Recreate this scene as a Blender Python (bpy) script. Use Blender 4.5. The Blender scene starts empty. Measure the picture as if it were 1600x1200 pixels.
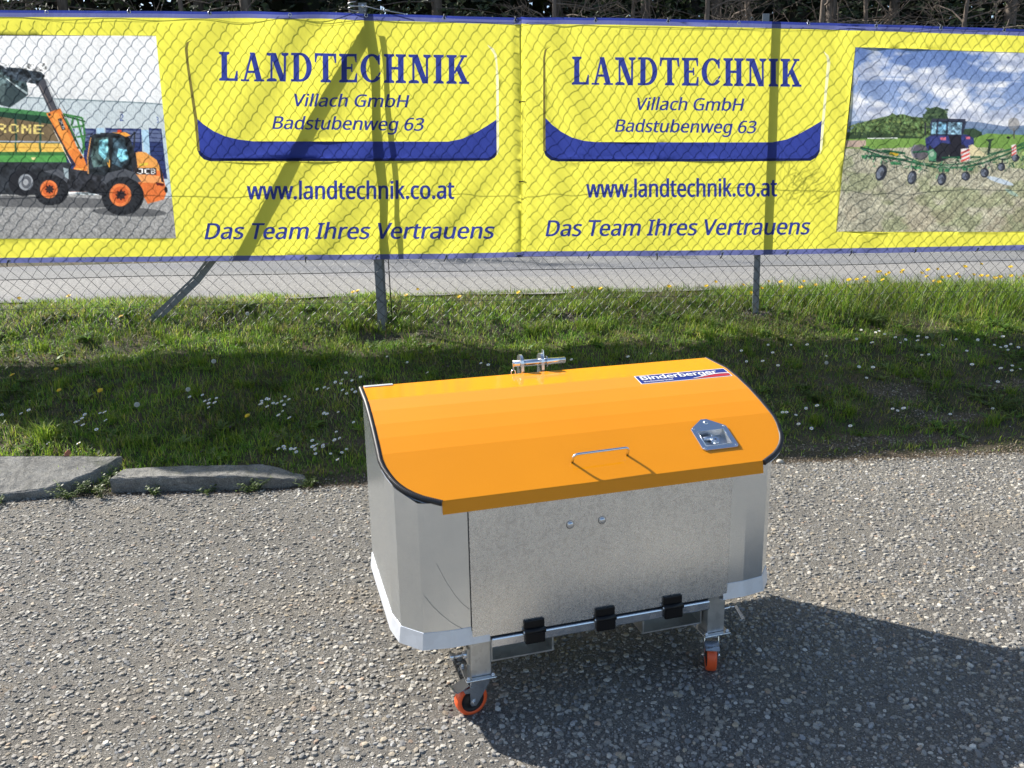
import bpy, bmesh, math, random
import numpy as np
from mathutils import Vector, Matrix
from mathutils.geometry import delaunay_2d_cdt

random.seed(7)
RNG = np.random.default_rng(7)
SC = bpy.context.scene
COL = SC.collection

# ------------------------------------------------------------------ camera
FPX, CX, CY = 1300.0, 800.0, 600.0            # photograph is 1600 px wide
EYE = Vector((0, 0, 1.55))
TH, RL = math.radians(13.6), math.radians(-1.07)
FWD = Vector((0, math.cos(TH), -math.sin(TH)))
R0 = Vector((1, 0, 0)); U0 = R0.cross(FWD)
CR = R0 * math.cos(RL) + U0 * math.sin(RL)
CU = -R0 * math.sin(RL) + U0 * math.cos(RL)
cam_d = bpy.data.cameras.new('camera')
cam_d.sensor_width = 36; cam_d.lens = 36 * FPX / 1600
cam_d.clip_start = 0.05; cam_d.clip_end = 2000
cam = bpy.data.objects.new('camera', cam_d); COL.objects.link(cam)
m = Matrix((CR, CU, -FWD)).transposed().to_4x4(); m.translation = EYE
cam.matrix_world = m
SC.camera = cam

# ------------------------------------------------------------------ light
SUN_AZ, SUN_EL = math.radians(30.5), math.radians(37.5)   # sun stands left and behind the fence
SUNV = Vector((-math.cos(SUN_AZ) * math.cos(SUN_EL), math.sin(SUN_AZ) * math.cos(SUN_EL), math.sin(SUN_EL)))
sun_d = bpy.data.lights.new('sun', 'SUN'); sun_d.energy = 4.9; sun_d.angle = math.radians(0.53)
sun_d.color = (1.0, 0.945, 0.86)
sun = bpy.data.objects.new('sun', sun_d); COL.objects.link(sun)
sun.location = SUNV * 40; sun.rotation_mode = 'QUATERNION'; sun.rotation_quaternion = SUNV.to_track_quat('Z', 'Y')
W = bpy.data.worlds.new('World'); SC.world = W; W.use_nodes = True
wn = W.node_tree; wn.nodes.clear()
sky = wn.nodes.new('ShaderNodeTexSky'); sky.sky_type = 'NISHITA'; sky.sun_disc = False
sky.sun_elevation = SUN_EL; sky.sun_rotation = math.atan2(SUNV.x, SUNV.y)
sky.altitude = 500; sky.air_density = 1.0; sky.dust_density = 1.5; sky.ozone_density = 1.0
bg = wn.nodes.new('ShaderNodeBackground'); bg.inputs['Strength'].default_value = 0.105
wo = wn.nodes.new('ShaderNodeOutputWorld')
wn.links.new(sky.outputs[0], bg.inputs[0]); wn.links.new(bg.outputs[0], wo.inputs[0])
SC.view_settings.view_transform = 'Standard'; SC.view_settings.look = 'None'
SC.view_settings.exposure = 0.90; SC.view_settings.gamma = 1
SC.view_settings.use_curve_mapping = False
SC.render.engine = 'CYCLES'
SC.cycles.max_bounces = 6; SC.cycles.transmission_bounces = 4; SC.cycles.transparent_max_bounces = 6
SC.cycles.caustics_reflective = False; SC.cycles.caustics_refractive = False

# ------------------------------------------------------------------ helpers
def s2l(c):
    if max(c) > 1.0: c = [v / 255 for v in c]
    return tuple((v / 12.92 if v <= .04045 else ((v + .055) / 1.055) ** 2.4) for v in c)

def ray(x, y):
    return (FWD * FPX + CR * (x - CX) + CU * (CY - y))

def link(o, parent=None):
    COL.objects.link(o)
    if parent is not None:
        o.parent = parent
    return o

def tag(o, label=None, cat=None, group=None, kind=None):
    if label: o['label'] = label
    if cat: o['category'] = cat
    if group: o['group'] = group
    if kind: o['kind'] = kind
    return o

def empty(name, loc=(0, 0, 0), rz=0.0, label=None, cat=None, group=None):
    o = bpy.data.objects.new(name, None); o.empty_display_size = .1
    COL.objects.link(o); o.location = loc; o.rotation_euler = (0, 0, rz)
    return tag(o, label, cat, group)

def mesh_np(name, verts, faces_n, faces_idx, mat=None, smooth=False):
    """verts (N,3); faces_n: verts per face (constant); faces_idx (F,n)"""
    me = bpy.data.meshes.new(name)
    verts = np.asarray(verts, dtype=np.float32); faces_idx = np.asarray(faces_idx, dtype=np.int32)
    me.vertices.add(len(verts)); me.vertices.foreach_set('co', verts.ravel())
    F = len(faces_idx)
    me.loops.add(F * faces_n); me.loops.foreach_set('vertex_index', faces_idx.ravel())
    me.polygons.add(F)
    me.polygons.foreach_set('loop_start', np.arange(0, F * faces_n, faces_n, dtype=np.int32))
    me.polygons.foreach_set('use_smooth', np.full(F, smooth))
    me.update(calc_edges=True)
    if mat: me.materials.append(mat)
    return me

def vcol(me, cols, name='col'):
    a = me.color_attributes.new(name=name, type='FLOAT_COLOR', domain='POINT')
    c = np.ones((len(me.vertices), 4), dtype=np.float32); c[:, :3] = cols
    a.data.foreach_set('color', c.ravel())

class MB:
    def __init__(s): s.bm = bmesh.new()
    def box(s, x0, x1, y0, y1, z0, z1, bev=0, rot=None, about=None):
        g = bmesh.ops.create_cube(s.bm, size=1)
        vs = g['verts']
        for v in vs:
            v.co = Vector(((x0 + x1) / 2 + v.co.x * (x1 - x0), (y0 + y1) / 2 + v.co.y * (y1 - y0), (z0 + z1) / 2 + v.co.z * (z1 - z0)))
        if bev:
            es = list({e for v in vs for e in v.link_edges})
            r = bmesh.ops.bevel(s.bm, geom=es, offset=bev, segments=2, affect='EDGES', profile=.5)
            vs = list({v for f in r['faces'] for v in f.verts} | {v for v in vs if v.is_valid})
        if rot is not None:
            c = Vector(about if about else ((x0 + x1) / 2, (y0 + y1) / 2, (z0 + z1) / 2))
            for v in vs: v.co = c + rot @ (v.co - c)
        return s
    def tube(s, pts, r, n=10, cap=True, radii=None):
        pts = [Vector(p) for p in pts]; rings = []
        prev = None
        for i, p in enumerate(pts):
            if i == 0: d = pts[1] - p
            elif i == len(pts) - 1: d = p - pts[i - 1]
            else: d = (pts[i + 1] - p).normalized() + (p - pts[i - 1]).normalized()
            d.normalize()
            if prev is None:
                a = d.orthogonal().normalized()
            else:
                a = (prev - d * prev.dot(d)).normalized()
            prev = a; b = d.cross(a)
            rr = radii[i] if radii else r
            rings.append([s.bm.verts.new(p + a * math.cos(2 * math.pi * k / n) * rr + b * math.sin(2 * math.pi * k / n) * rr) for k in range(n)])
        for q, w in zip(rings, rings[1:]):
            for k in range(n):
                f = s.bm.faces.new((q[k], q[(k + 1) % n], w[(k + 1) % n], w[k])); f.smooth = True
        if cap:
            s.bm.faces.new(rings[0][::-1]); s.bm.faces.new(rings[-1])
        return s
    def poly(s, pts):
        return s.bm.faces.new([s.bm.verts.new(p) for p in pts])
    def prism(s, pts, ex):
        """closed outline pts (3D) extruded by vector ex"""
        ex = Vector(ex); a = [s.bm.verts.new(p) for p in pts]; b = [s.bm.verts.new(Vector(p) + ex) for p in pts]
        s.bm.faces.new(a[::-1]); s.bm.faces.new(b)
        for i in range(len(a)):
            j = (i + 1) % len(a); s.bm.faces.new((a[i], a[j], b[j], b[i]))
        return s
    def dome(s, c, axis, r, h, n=12):
        axis = Vector(axis).normalized(); a = axis.orthogonal().normalized(); b = axis.cross(a); c = Vector(c)
        prev = [s.bm.verts.new(c + (a * math.cos(t) + b * math.sin(t)) * r) for t in [2 * math.pi * k / n for k in range(n)]]
        for fr, fh in ((1, .35), (.8, .75), (.45, .95)):
            cur = [s.bm.verts.new(c + axis * h * fh + (a * math.cos(t) + b * math.sin(t)) * r * fr) for t in [2 * math.pi * k / n for k in range(n)]]
            for k in range(n):
                f = s.bm.faces.new((prev[k], prev[(k + 1) % n], cur[(k + 1) % n], cur[k])); f.smooth = True
            prev = cur
        s.bm.faces.new(prev)
        return s
    def build(s, name, mat=None, parent=None, data_only=False):
        bmesh.ops.recalc_face_normals(s.bm, faces=s.bm.faces[:])
        me = bpy.data.meshes.new(name); s.bm.to_mesh(me); s.bm.free()
        if mat: me.materials.append(mat)
        if data_only: return me
        o = bpy.data.objects.new(name, me)
        return link(o, parent)

def new_mat(name):
    mt = bpy.data.materials.new(name); mt.use_nodes = True
    nt = mt.node_tree; b = nt.nodes['Principled BSDF']
    return mt, nt, b
def N(nt, t, **kw):
    n = nt.nodes.new(t)
    for k, v in kw.items(): setattr(n, k, v)
    return n
def ramp(nt, fac, stops):
    r = N(nt, 'ShaderNodeValToRGB'); e = r.color_ramp.elements
    while len(e) < len(stops): e.new(.5)
    for i, (p, c) in enumerate(stops):
        e[i].position = p; e[i].color = (*c, 1) if len(c) == 3 else c
    nt.links.new(fac, r.inputs[0]); return r.outputs[0]
def texco(nt, kind='Object', scale=(1, 1, 1)):
    t = N(nt, 'ShaderNodeTexCoord'); mp = N(nt, 'ShaderNodeMapping'); mp.inputs['Scale'].default_value = scale
    nt.links.new(t.outputs[kind], mp.inputs[0]); return mp.outputs[0]
def noise(nt, vec, scale, detail=4, rough=.5, dist=0.):
    n = N(nt, 'ShaderNodeTexNoise'); n.inputs['Scale'].default_value = scale; n.inputs['Detail'].default_value = detail
    n.inputs['Roughness'].default_value = rough; n.inputs['Distortion'].default_value = dist
    nt.links.new(vec, n.inputs['Vector']); return n.outputs['Fac']
def bump(nt, bsdf, h, strength=.3, dist=.01):
    b = N(nt, 'ShaderNodeBump'); b.inputs['Strength'].default_value = strength; b.inputs['Distance'].default_value = dist
    nt.links.new(h, b.inputs['Height']); nt.links.new(b.outputs[0], bsdf.inputs['Normal']); return b
def mixc(nt, fac, a, b, mode='MIX'):
    mx = N(nt, 'ShaderNodeMix', data_type='RGBA', blend_type=mode)
    for sock, v in ((mx.inputs[0], fac), (mx.inputs[6], a), (mx.inputs[7], b)):
        if isinstance(v, (int, float)): sock.default_value = v
        elif isinstance(v, tuple): sock.default_value = (*v, 1) if len(v) == 3 else v
        else: nt.links.new(v, sock)
    return mx.outputs[2]
def simple(name, col, rough=.5, metal=0., coat=0., spec=.5):
    mt, nt, b = new_mat(name)
    b.inputs['Base Color'].default_value = (*col, 1); b.inputs['Roughness'].default_value = rough
    b.inputs['Metallic'].default_value = metal; b.inputs['Coat Weight'].default_value = coat
    b.inputs['Specular IOR Level'].default_value = spec
    return mt

# ------------------------------------------------------------------ materials
def mat_galv(name, base, rough, metal, spangle=60, var=.12, rvar=.05, warp=.03, relief=.05):
    mt, nt, b = new_mat(name); v = texco(nt)
    n0 = noise(nt, v, 14, 3, .6)
    wv = N(nt, 'ShaderNodeVectorMath', operation='ADD'); nt.links.new(v, wv.inputs[0])
    nn = N(nt, 'ShaderNodeTexNoise'); nn.inputs['Scale'].default_value = 45; nt.links.new(v, nn.inputs['Vector'])
    sc = N(nt, 'ShaderNodeVectorMath', operation='SCALE'); sc.inputs['Scale'].default_value = warp
    nt.links.new(nn.outputs['Color'], sc.inputs[0]); nt.links.new(sc.outputs[0], wv.inputs[1])
    vo = N(nt, 'ShaderNodeTexVoronoi'); vo.inputs['Scale'].default_value = spangle; nt.links.new(wv.outputs[0], vo.inputs['Vector'])
    bw = N(nt, 'ShaderNodeRGBToBW')
    if name == 'galvanised_spangle':   # feathery pale veins of the crystallised zinc
        vein = noise(nt, v, 34, 4, .62, 2.6); nt.links.new(ramp(nt, vein, [(.40, (.05,) * 3), (.49, (.5,) * 3), (.53, (1.,) * 3), (.60, (.45,) * 3)]), bw.inputs[0])
    else: nt.links.new(vo.outputs['Color'], bw.inputs[0])
    c1 = tuple(x * (1 - var) for x in base); c2 = tuple(min(1, x * (1 + var)) for x in base)
    col = mixc(nt, bw.outputs[0], c1, c2)
    big = ramp(nt, n0, [(.35, (.95, .955, .965)), (.65, (1, 1, 1))])
    col = mixc(nt, 1.0, col, big, 'MULTIPLY')
    fine = ramp(nt, noise(nt, texco(nt, scale=(1, 1, .25)), 14, 2, .5), [(.35, (.97, .97, .97)), (.6, (1, 1, 1))])
    col = mixc(nt, 1.0, col, fine, 'MULTIPLY')
    nt.links.new(col, b.inputs['Base Color'])
    b.inputs['Metallic'].default_value = metal
    rr = N(nt, 'ShaderNodeMapRange'); rr.inputs[3].default_value = rough - rvar; rr.inputs[4].default_value = rough + rvar
    nt.links.new(bw.outputs[0], rr.inputs[0]); nt.links.new(rr.outputs[0], b.inputs['Roughness'])
    bump(nt, b, noise(nt, v, 6, 2, .4), relief, .01)
    return mt
M_GALV = mat_galv('galvanised_sheet', (.84, .88, .90), .26, .93, 90, .02, .01, .012, .02)
M_PANEL = mat_galv('galvanised_spangle', (.82, .83, .825), .27, .9, 70, .10, .03, .016, .02)
M_SKIRT = mat_galv('fresh_zinc', (.76, .79, .84), .42, .45, 40, .04)
M_ZINC = mat_galv('zinc_plated', (.74, .76, .79), .22, .88, 50, .05)
M_TUBE = mat_galv('galvanised_tube', (.60, .60, .58), .34, .8, 60, .12)
M_POST = mat_galv('weathered_post', (.19, .205, .22), .5, .5, 60, .15)
M_CHROME = simple('polished_steel', (.78, .79, .81), .12, 1.0)
M_RUBBER = simple('black_rubber', (.018, .018, .02), .45)
M_BLACK = simple('black_plastic', (.005, .005, .006), .42, spec=.3)
M_ORANGE_TYRE = simple('orange_polyurethane', (.85, .115, .03), .42)
M_HUB = simple('black_hub', (.008, .008, .01), .55)
M_CAVITY = simple('painted_gap_shade', (.02, .02, .02), .8)  # near-black colour in place of the shade inside narrow gaps and holes

mt, nt, b = new_mat('orange_paint'); v = texco(nt)
f1 = noise(nt, v, 3.0, 3, .5); f2 = noise(nt, v, 90, 3, .6)
c = ramp(nt, f1, [(.3, (.82, .285, .001)), (.7, (.85, .30, .0015))])
nt.links.new(c, b.inputs['Base Color']); b.inputs['Roughness'].default_value = .5
b.inputs['Coat Weight'].default_value = .8; b.inputs['Coat IOR'].default_value = 1.47; b.inputs['Coat Roughness'].default_value = .085; b.inputs['Specular IOR Level'].default_value = .12
f3 = noise(nt, texco(nt, scale=(.35, 1, 1)), 5, 2, .5)
ad = N(nt, 'ShaderNodeMath', operation='MULTIPLY_ADD'); ad.inputs[1].default_value = 6; nt.links.new(f3, ad.inputs[0]); nt.links.new(f2, ad.inputs[2])
bump(nt, b, ad.outputs[0], .10, .0015); M_LID = mt

def mat_tarmac():
    mt, nt, b = new_mat('weathered_tarmac'); v = texco(nt)
    n1 = noise(nt, v, 1.3, 5, .6); n2 = noise(nt, v, 190, 5, .85); n3 = noise(nt, v, 18, 4, .6)
    c = ramp(nt, n2, [(.33, (.085, .08, .07)), (.50, (.225, .212, .188)), (.66, (.50, .47, .415))])
    c = mixc(nt, 1., c, ramp(nt, n1, [(.3, (.82, .82, .84)), (.7, (1.12, 1.1, 1.06))]), 'MULTIPLY')
    c = mixc(nt, 1., c, ramp(nt, n3, [(.35, (.8, .8, .8)), (.6, (1, 1, 1))]), 'MULTIPLY')
    st = noise(nt, texco(nt, scale=(1, 1.4, 1)), 2.6, 3, .5)
    msk = ramp(nt, st, [(.67, (0, 0, 0)), (.76, (.3, .3, .3))])
    c = mixc(nt, msk, c, (.34, .24, .13))
    nt.links.new(c, b.inputs['Base Color']); b.inputs['Roughness'].default_value = .85
    mx = N(nt, 'ShaderNodeMath', operation='ADD'); nt.links.new(n2, mx.inputs[0]); nt.links.new(n3, mx.inputs[1])
    bump(nt, b, mx.outputs[0], 1.0, .012)
    return mt
M_TARMAC = mat_tarmac()
def mat_attr(name, rough=.8, nscale=300, namt=.25, bstr=.3, trans=0.):
    mt, nt, b = new_mat(name)
    a = N(nt, 'ShaderNodeAttribute', attribute_name='col')
    n1 = noise(nt, texco(nt), nscale, 4, .65)
    c = mixc(nt, 1., a.outputs['Color'], ramp(nt, n1, [(.3, (1 - namt,) * 3), (.7, (1 + namt * .6,) * 3)]), 'MULTIPLY')
    nt.links.new(c, b.inputs['Base Color']); b.inputs['Roughness'].default_value = rough
    if bstr: bump(nt, b, n1, bstr, .002)
    if trans:
        out = nt.nodes['Material Output']; tr = N(nt, 'ShaderNodeBsdfTranslucent'); ms = N(nt, 'ShaderNodeMixShader')
        ms.inputs[0].default_value = trans; nt.links.new(c, tr.inputs[0])
        nt.links.new(b.outputs[0], ms.inputs[1]); nt.links.new(tr.outputs[0], ms.inputs[2]); nt.links.new(ms.outputs[0], out.inputs[0])
    return mt
M_STONES = mat_attr('river_gravel', .7, 420, .3, .35)
M_LEAF = mat_attr('grass_blade', .5, 60, .2, 0, .5)
M_NEEDLE = mat_attr('conifer_needles', .7, 8, .2, 0, .15)

def mat_soil():
    mt, nt, b = new_mat('bank_soil'); v = texco(nt)
    n1 = noise(nt, v, 5, 5, .6); n2 = noise(nt, v, 90, 5, .7)
    c = ramp(nt, n2, [(.3, (.045, .034, .022)), (.55, (.11, .085, .055)), (.75, (.24, .19, .13))])
    c = mixc(nt, ramp(nt, n1, [(.4, (0, 0, 0)), (.6, (.8, .8, .8))]), c, (.035, .045, .012))
    nt.links.new(c, b.inputs['Base Color']); b.inputs['Roughness'].default_value = .95
    bump(nt, b, n2, .8, .02); return mt
M_SOIL = mat_soil()
def mat_road():
    mt, nt, b = new_mat('pale_road_surface'); v = texco(nt)
    n2 = noise(nt, v, 70, 6, .85); n1 = noise(nt, texco(nt, scale=(.25, 1, 1)), .8, 3, .5)
    n3 = noise(nt, v, 28, 3, .7)
    c = ramp(nt, n2, [(.38, (.12, .122, .13)), (.5, (.25, .25, .25)), (.62, (.46, .45, .43))])
    c = mixc(nt, 1., c, ramp(nt, n1, [(.4, (.86, .87, .9)), (.55, (1.05, 1.04, 1.0))]), 'MULTIPLY')
    c = mixc(nt, 1., c, ramp(nt, n3, [(.35, (.75, .75, .75)), (.6, (1.1, 1.1, 1.1))]), 'MULTIPLY')
    nt.links.new(c, b.inputs['Base Color']); b.inputs['Roughness'].default_value = .9
    bump(nt, b, n2, .6, .01); return mt
M_ROAD = mat_road()
def mat_concrete():
    mt, nt, b = new_mat('old_concrete'); v = texco(nt)
    n1 = noise(nt, v, 9, 6, .75); n2 = noise(nt, v, 150, 5, .85)
    c = ramp(nt, n1, [(.3, (.11, .108, .10)), (.55, (.21, .205, .19)), (.75, (.31, .30, .275))])
    c = mixc(nt, 1., c, ramp(nt, n2, [(.36, (.45, .45, .45)), (.5, (1, 1, 1)), (.62, (1.55, 1.55, 1.5))]), 'MULTIPLY')
    c = mixc(nt, ramp(nt, noise(nt, v, 6, 3, .5), [(.6, (0, 0, 0)), (.68, (.5, .5, .5))]), c, (.05, .06, .03))
    nt.links.new(c, b.inputs['Base Color']); b.inputs['Roughness'].default_value = .9
    bump(nt, b, n2, .7, .006); return mt
M_CONC = mat_concrete()
def mat_bark(name, a, c2):
    mt, nt, b = new_mat(name); v = texco(nt, scale=(1, 1, .2))
    n1 = noise(nt, v, 20, 5, .65)
    nt.links.new(ramp(nt, n1, [(.3, a), (.7, c2)]), b.inputs['Base Color']); b.inputs['Roughness'].default_value = .9
    bump(nt, b, n1, .8, .02); return mt
M_BARK = mat_bark('conifer_bark', (.06, .045, .035), (.17, .14, .115))
M_TWIG = mat_bark('bare_twig', (.08, .062, .05), (.21, .17, .14))

# printed vinyl: the cloth lets the sun behind it through
def mat_vinyl(name, col=None, attr=False, tfac=.55):
    mt, nt, b = new_mat(name); out = nt.nodes['Material Output']
    if attr:
        a = N(nt, 'ShaderNodeAttribute', attribute_name='col'); c = a.outputs['Color']
    else:
        n1 = noise(nt, texco(nt), 1.6, 3, .5)
        c = ramp(nt, n1, [(.3, tuple(x * .95 for x in col)), (.7, tuple(min(1., x * 1.03) for x in col))])
    nt.links.new(c, b.inputs['Base Color']); b.inputs['Roughness'].default_value = .42; b.inputs['Specular IOR Level'].default_value = .35
    wv = noise(nt, texco(nt, scale=(1, 1, .45)), 3.2, 4, .55, 1.2); bp_ = bump(nt, b, wv, .55, .02)
    tr = N(nt, 'ShaderNodeBsdfTranslucent'); nt.links.new(c, tr.inputs[0]); nt.links.new(bp_.outputs[0], tr.inputs['Normal'])
    ms = N(nt, 'ShaderNodeMixShader'); ms.inputs[0].default_value = tfac
    nt.links.new(b.outputs[0], ms.inputs[1]); nt.links.new(tr.outputs[0], ms.inputs[2]); nt.links.new(ms.outputs[0], out.inputs[0])
    return mt
TF = .64
V_YEL = mat_vinyl('vinyl_yellow', (.83, .80, .10), tfac=TF)
V_BLUE = mat_vinyl('vinyl_blue', (.035, .055, .30), tfac=TF)
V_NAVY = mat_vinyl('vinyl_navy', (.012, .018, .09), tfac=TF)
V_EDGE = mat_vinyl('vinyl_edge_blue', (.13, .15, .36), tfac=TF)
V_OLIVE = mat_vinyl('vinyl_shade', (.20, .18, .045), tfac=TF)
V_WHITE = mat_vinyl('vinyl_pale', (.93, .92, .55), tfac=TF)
V_PHOTO = mat_vinyl('vinyl_photo', attr=True, tfac=TF)

# ------------------------------------------------------------------ terrain
EDGE_X = np.array([-400, -6, -2.67, -2.1, -1.36, -.8, 0, 1.0, 1.5, 2.16, 2.6, 7, 400.])
EDGE_Y = np.array([4.0, 4.0, 4.07, 4.12, 4.14, 4.20, 4.30, 4.40, 4.43, 4.465, 4.5, 4.9, 30.])
FA = math.radians(5.5); FU = Vector((math.cos(FA), math.sin(FA), 0)); FN = Vector((-FU.y, FU.x, 0)) # FN points away from the camera
FD = 6.4; FS = FD / 5.5            # the fence parts were measured at 5.5 m and stand at FD
F0 = Vector((0, FD, 0))
def fence_y(x): return FD + np.clip(x, -30, 30) * math.tan(FA)
def edge_y(x): return np.interp(x, EDGE_X, EDGE_Y)
def vnoise(x, y, s, seed=0):
    x = np.asarray(x, float) * s + seed * 17.3; y = np.asarray(y, float) * s + seed * 9.1
    xi = np.floor(x).astype(int); yi = np.floor(y).astype(int); xf = x - xi; yf = y - yi
    def h(a, b):
        n = (a * 374761393 + b * 668265263 + seed * 1442695) & 0x7fffffff
        n = ((n ^ (n >> 13)) * 1274126177) & 0x7fffffff
        return ((n ^ (n >> 16)) & 0xffff) / 65535.
    u = xf * xf * (3 - 2 * xf); v = yf * yf * (3 - 2 * yf)
    return (h(xi, yi) * (1 - u) + h(xi + 1, yi) * u) * (1 - v) + (h(xi, yi + 1) * (1 - u) + h(xi + 1, yi + 1) * u) * v
def fbm(x, y, s, o=4, seed=0):
    r = 0; a = .5; t = 0
    for i in range(o):
        r = r + a * vnoise(x, y, s * 2 ** i, seed + i); t += a; a *= .5
    return r / t
def height(x, y):
    x = np.asarray(x, float); y = np.asarray(y, float)
    e = edge_y(x); f = fence_y(x)
    t = (y - e) / (f - e)
    zf = .49 - .012 * np.clip(x, -4, 4)
    z = np.interp(t, [0, .03, .2, .6, 1.0], [0, .035, .17, .60, 1.0]) * (zf - .0)
    back = y - f
    z = np.where(t > 1, zf + np.interp(back, [0, .3, .75, 3], [0, .085, .13, .13]), z)
    z = np.where(t < 0, -.03 * np.minimum(1, -t * 8), z)
    z = z - .07 * np.exp(-((x + .97) / .28) ** 2 - ((y - f + .12) / .2) ** 2)
    amp = np.interp(t, [0, .15, 1, 1.5], [0, .045, .045, .01])
    z = z + amp * ((fbm(x, y, 4.5, 3, 3) - .5) * 1.6 + (fbm(x, y, 1.6, 2, 13) - .5) * 2.4)
    return np.where(back > .75, .62 - .012 * np.clip(x, -4, 4), z)
def hz(x, y): return float(height(np.array([x]), np.array([y]))[0])
def ground_hit(px, py):
    d = ray(px, py); lo = None
    for k in range(400):
        t = (2.0 + k * .02) / d.y * 1.0
        P = EYE + d * t
        if P.z <= hz(P.x, P.y): return P
    return P

def axis(fine0, fine1, step, far):
    a = np.arange(fine0, fine1 + 1e-6, step)
    g = [fine1]; d = step
    while g[-1] < far: d *= 1.6; g.append(g[-1] + d)
    l = [fine0]; d = step
    while l[-1] > -far: d *= 1.6; l.append(l[-1] - d)
    return np.concatenate([np.array(l[1:][::-1]), a, np.array(g[1:])])
xs = axis(-5, 6, .05, 400); ys = axis(3.8, 7.8, .037, 400)
X, Y = np.meshgrid(xs, ys)
Zt = height(X, Y)
V = np.stack([X.ravel(), Y.ravel(), Zt.ravel()], 1)
nx, ny = len(xs), len(ys)
ii = (np.arange(ny - 1)[:, None] * nx + np.arange(nx - 1)[None, :]).ravel()
F = np.stack([ii, ii + 1, ii + nx + 1, ii + nx], 1)
g = link(bpy.data.objects.new('ground', mesh_np('ground', V, 4, F, M_SOIL, True)))
tag(g, kind='structure')
# yard tarmac: a sheet that ends raggedly at the foot of the bank
ex = np.concatenate([[-400, -60, -12], np.arange(-6, 7, .03), [14, 60, 400]])
ey = edge_y(ex) + (fbm(ex, ex * 0, 6, 4, 5) - .5) * .09 - .0
rows = [np.full_like(ex, -400.), np.full_like(ex, 1.0), ey - .25, ey - .05, ey]
zz = [.004, .004, .004, .004, .0]
V = np.concatenate([np.stack([ex, r, np.full_like(ex, z)], 1) for r, z in zip(rows, zz)])
n = len(ex); F = []
for r in range(4):
    i0 = np.arange(n - 1) + r * n; F.append(np.stack([i0, i0 + 1, i0 + n + 1, i0 + n], 1))
g = link(bpy.data.objects.new('tarmac_yard', mesh_np('tarmac_yard', V, 4, np.concatenate(F), M_TARMAC)))
tag(g, kind='structure')
# road beyond the fence
rx = np.concatenate([np.arange(-30, -5, 1.), np.arange(-5, 6, .04), np.arange(6, 31, 1.)])
ry0 = fence_y(rx) + .72 + (fbm(rx, rx * 0, 3, 3, 8) - .5) * .16
zr = .625 - .012 * np.clip(rx, -4, 4)
V = np.concatenate([np.stack([rx, ry0, zr], 1), np.stack([rx, fence_y(rx) + 4.1, zr + .01], 1)]); n = len(rx)
i0 = np.arange(n - 1)
g = link(bpy.data.objects.new('road', mesh_np('road', V, 4, np.stack([i0, i0 + 1, i0 + n + 1, i0 + n], 1), M_ROAD)))
tag(g, kind='structure')
# slightly darker far carriageway of the road, a second surfacing with a seam
V = np.concatenate([np.stack([rx, fence_y(rx) + 2.6 + .02 * np.sin(rx * 3), zr + .012], 1), np.stack([rx, fence_y(rx) + 4.1, zr + .016], 1)])
M_ROAD2 = M_ROAD.copy(); M_ROAD2.name = 'darker_road_surface'
for nd in M_ROAD2.node_tree.nodes:
    if nd.type == 'VALTORGB' and abs(nd.color_ramp.elements[0].position - .38) < .01:
        for e_, c_ in zip(nd.color_ramp.elements, ((.10, .105, .115), (.20, .205, .21), (.38, .38, .37))): e_.color = (*c_, 1)
g = link(bpy.data.objects.new('road_resurfacing', mesh_np('road_resurfacing', V, 4, np.stack([i0, i0 + 1, i0 + n + 1, i0 + n], 1), M_ROAD2)))
tag(g, kind='structure')

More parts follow.
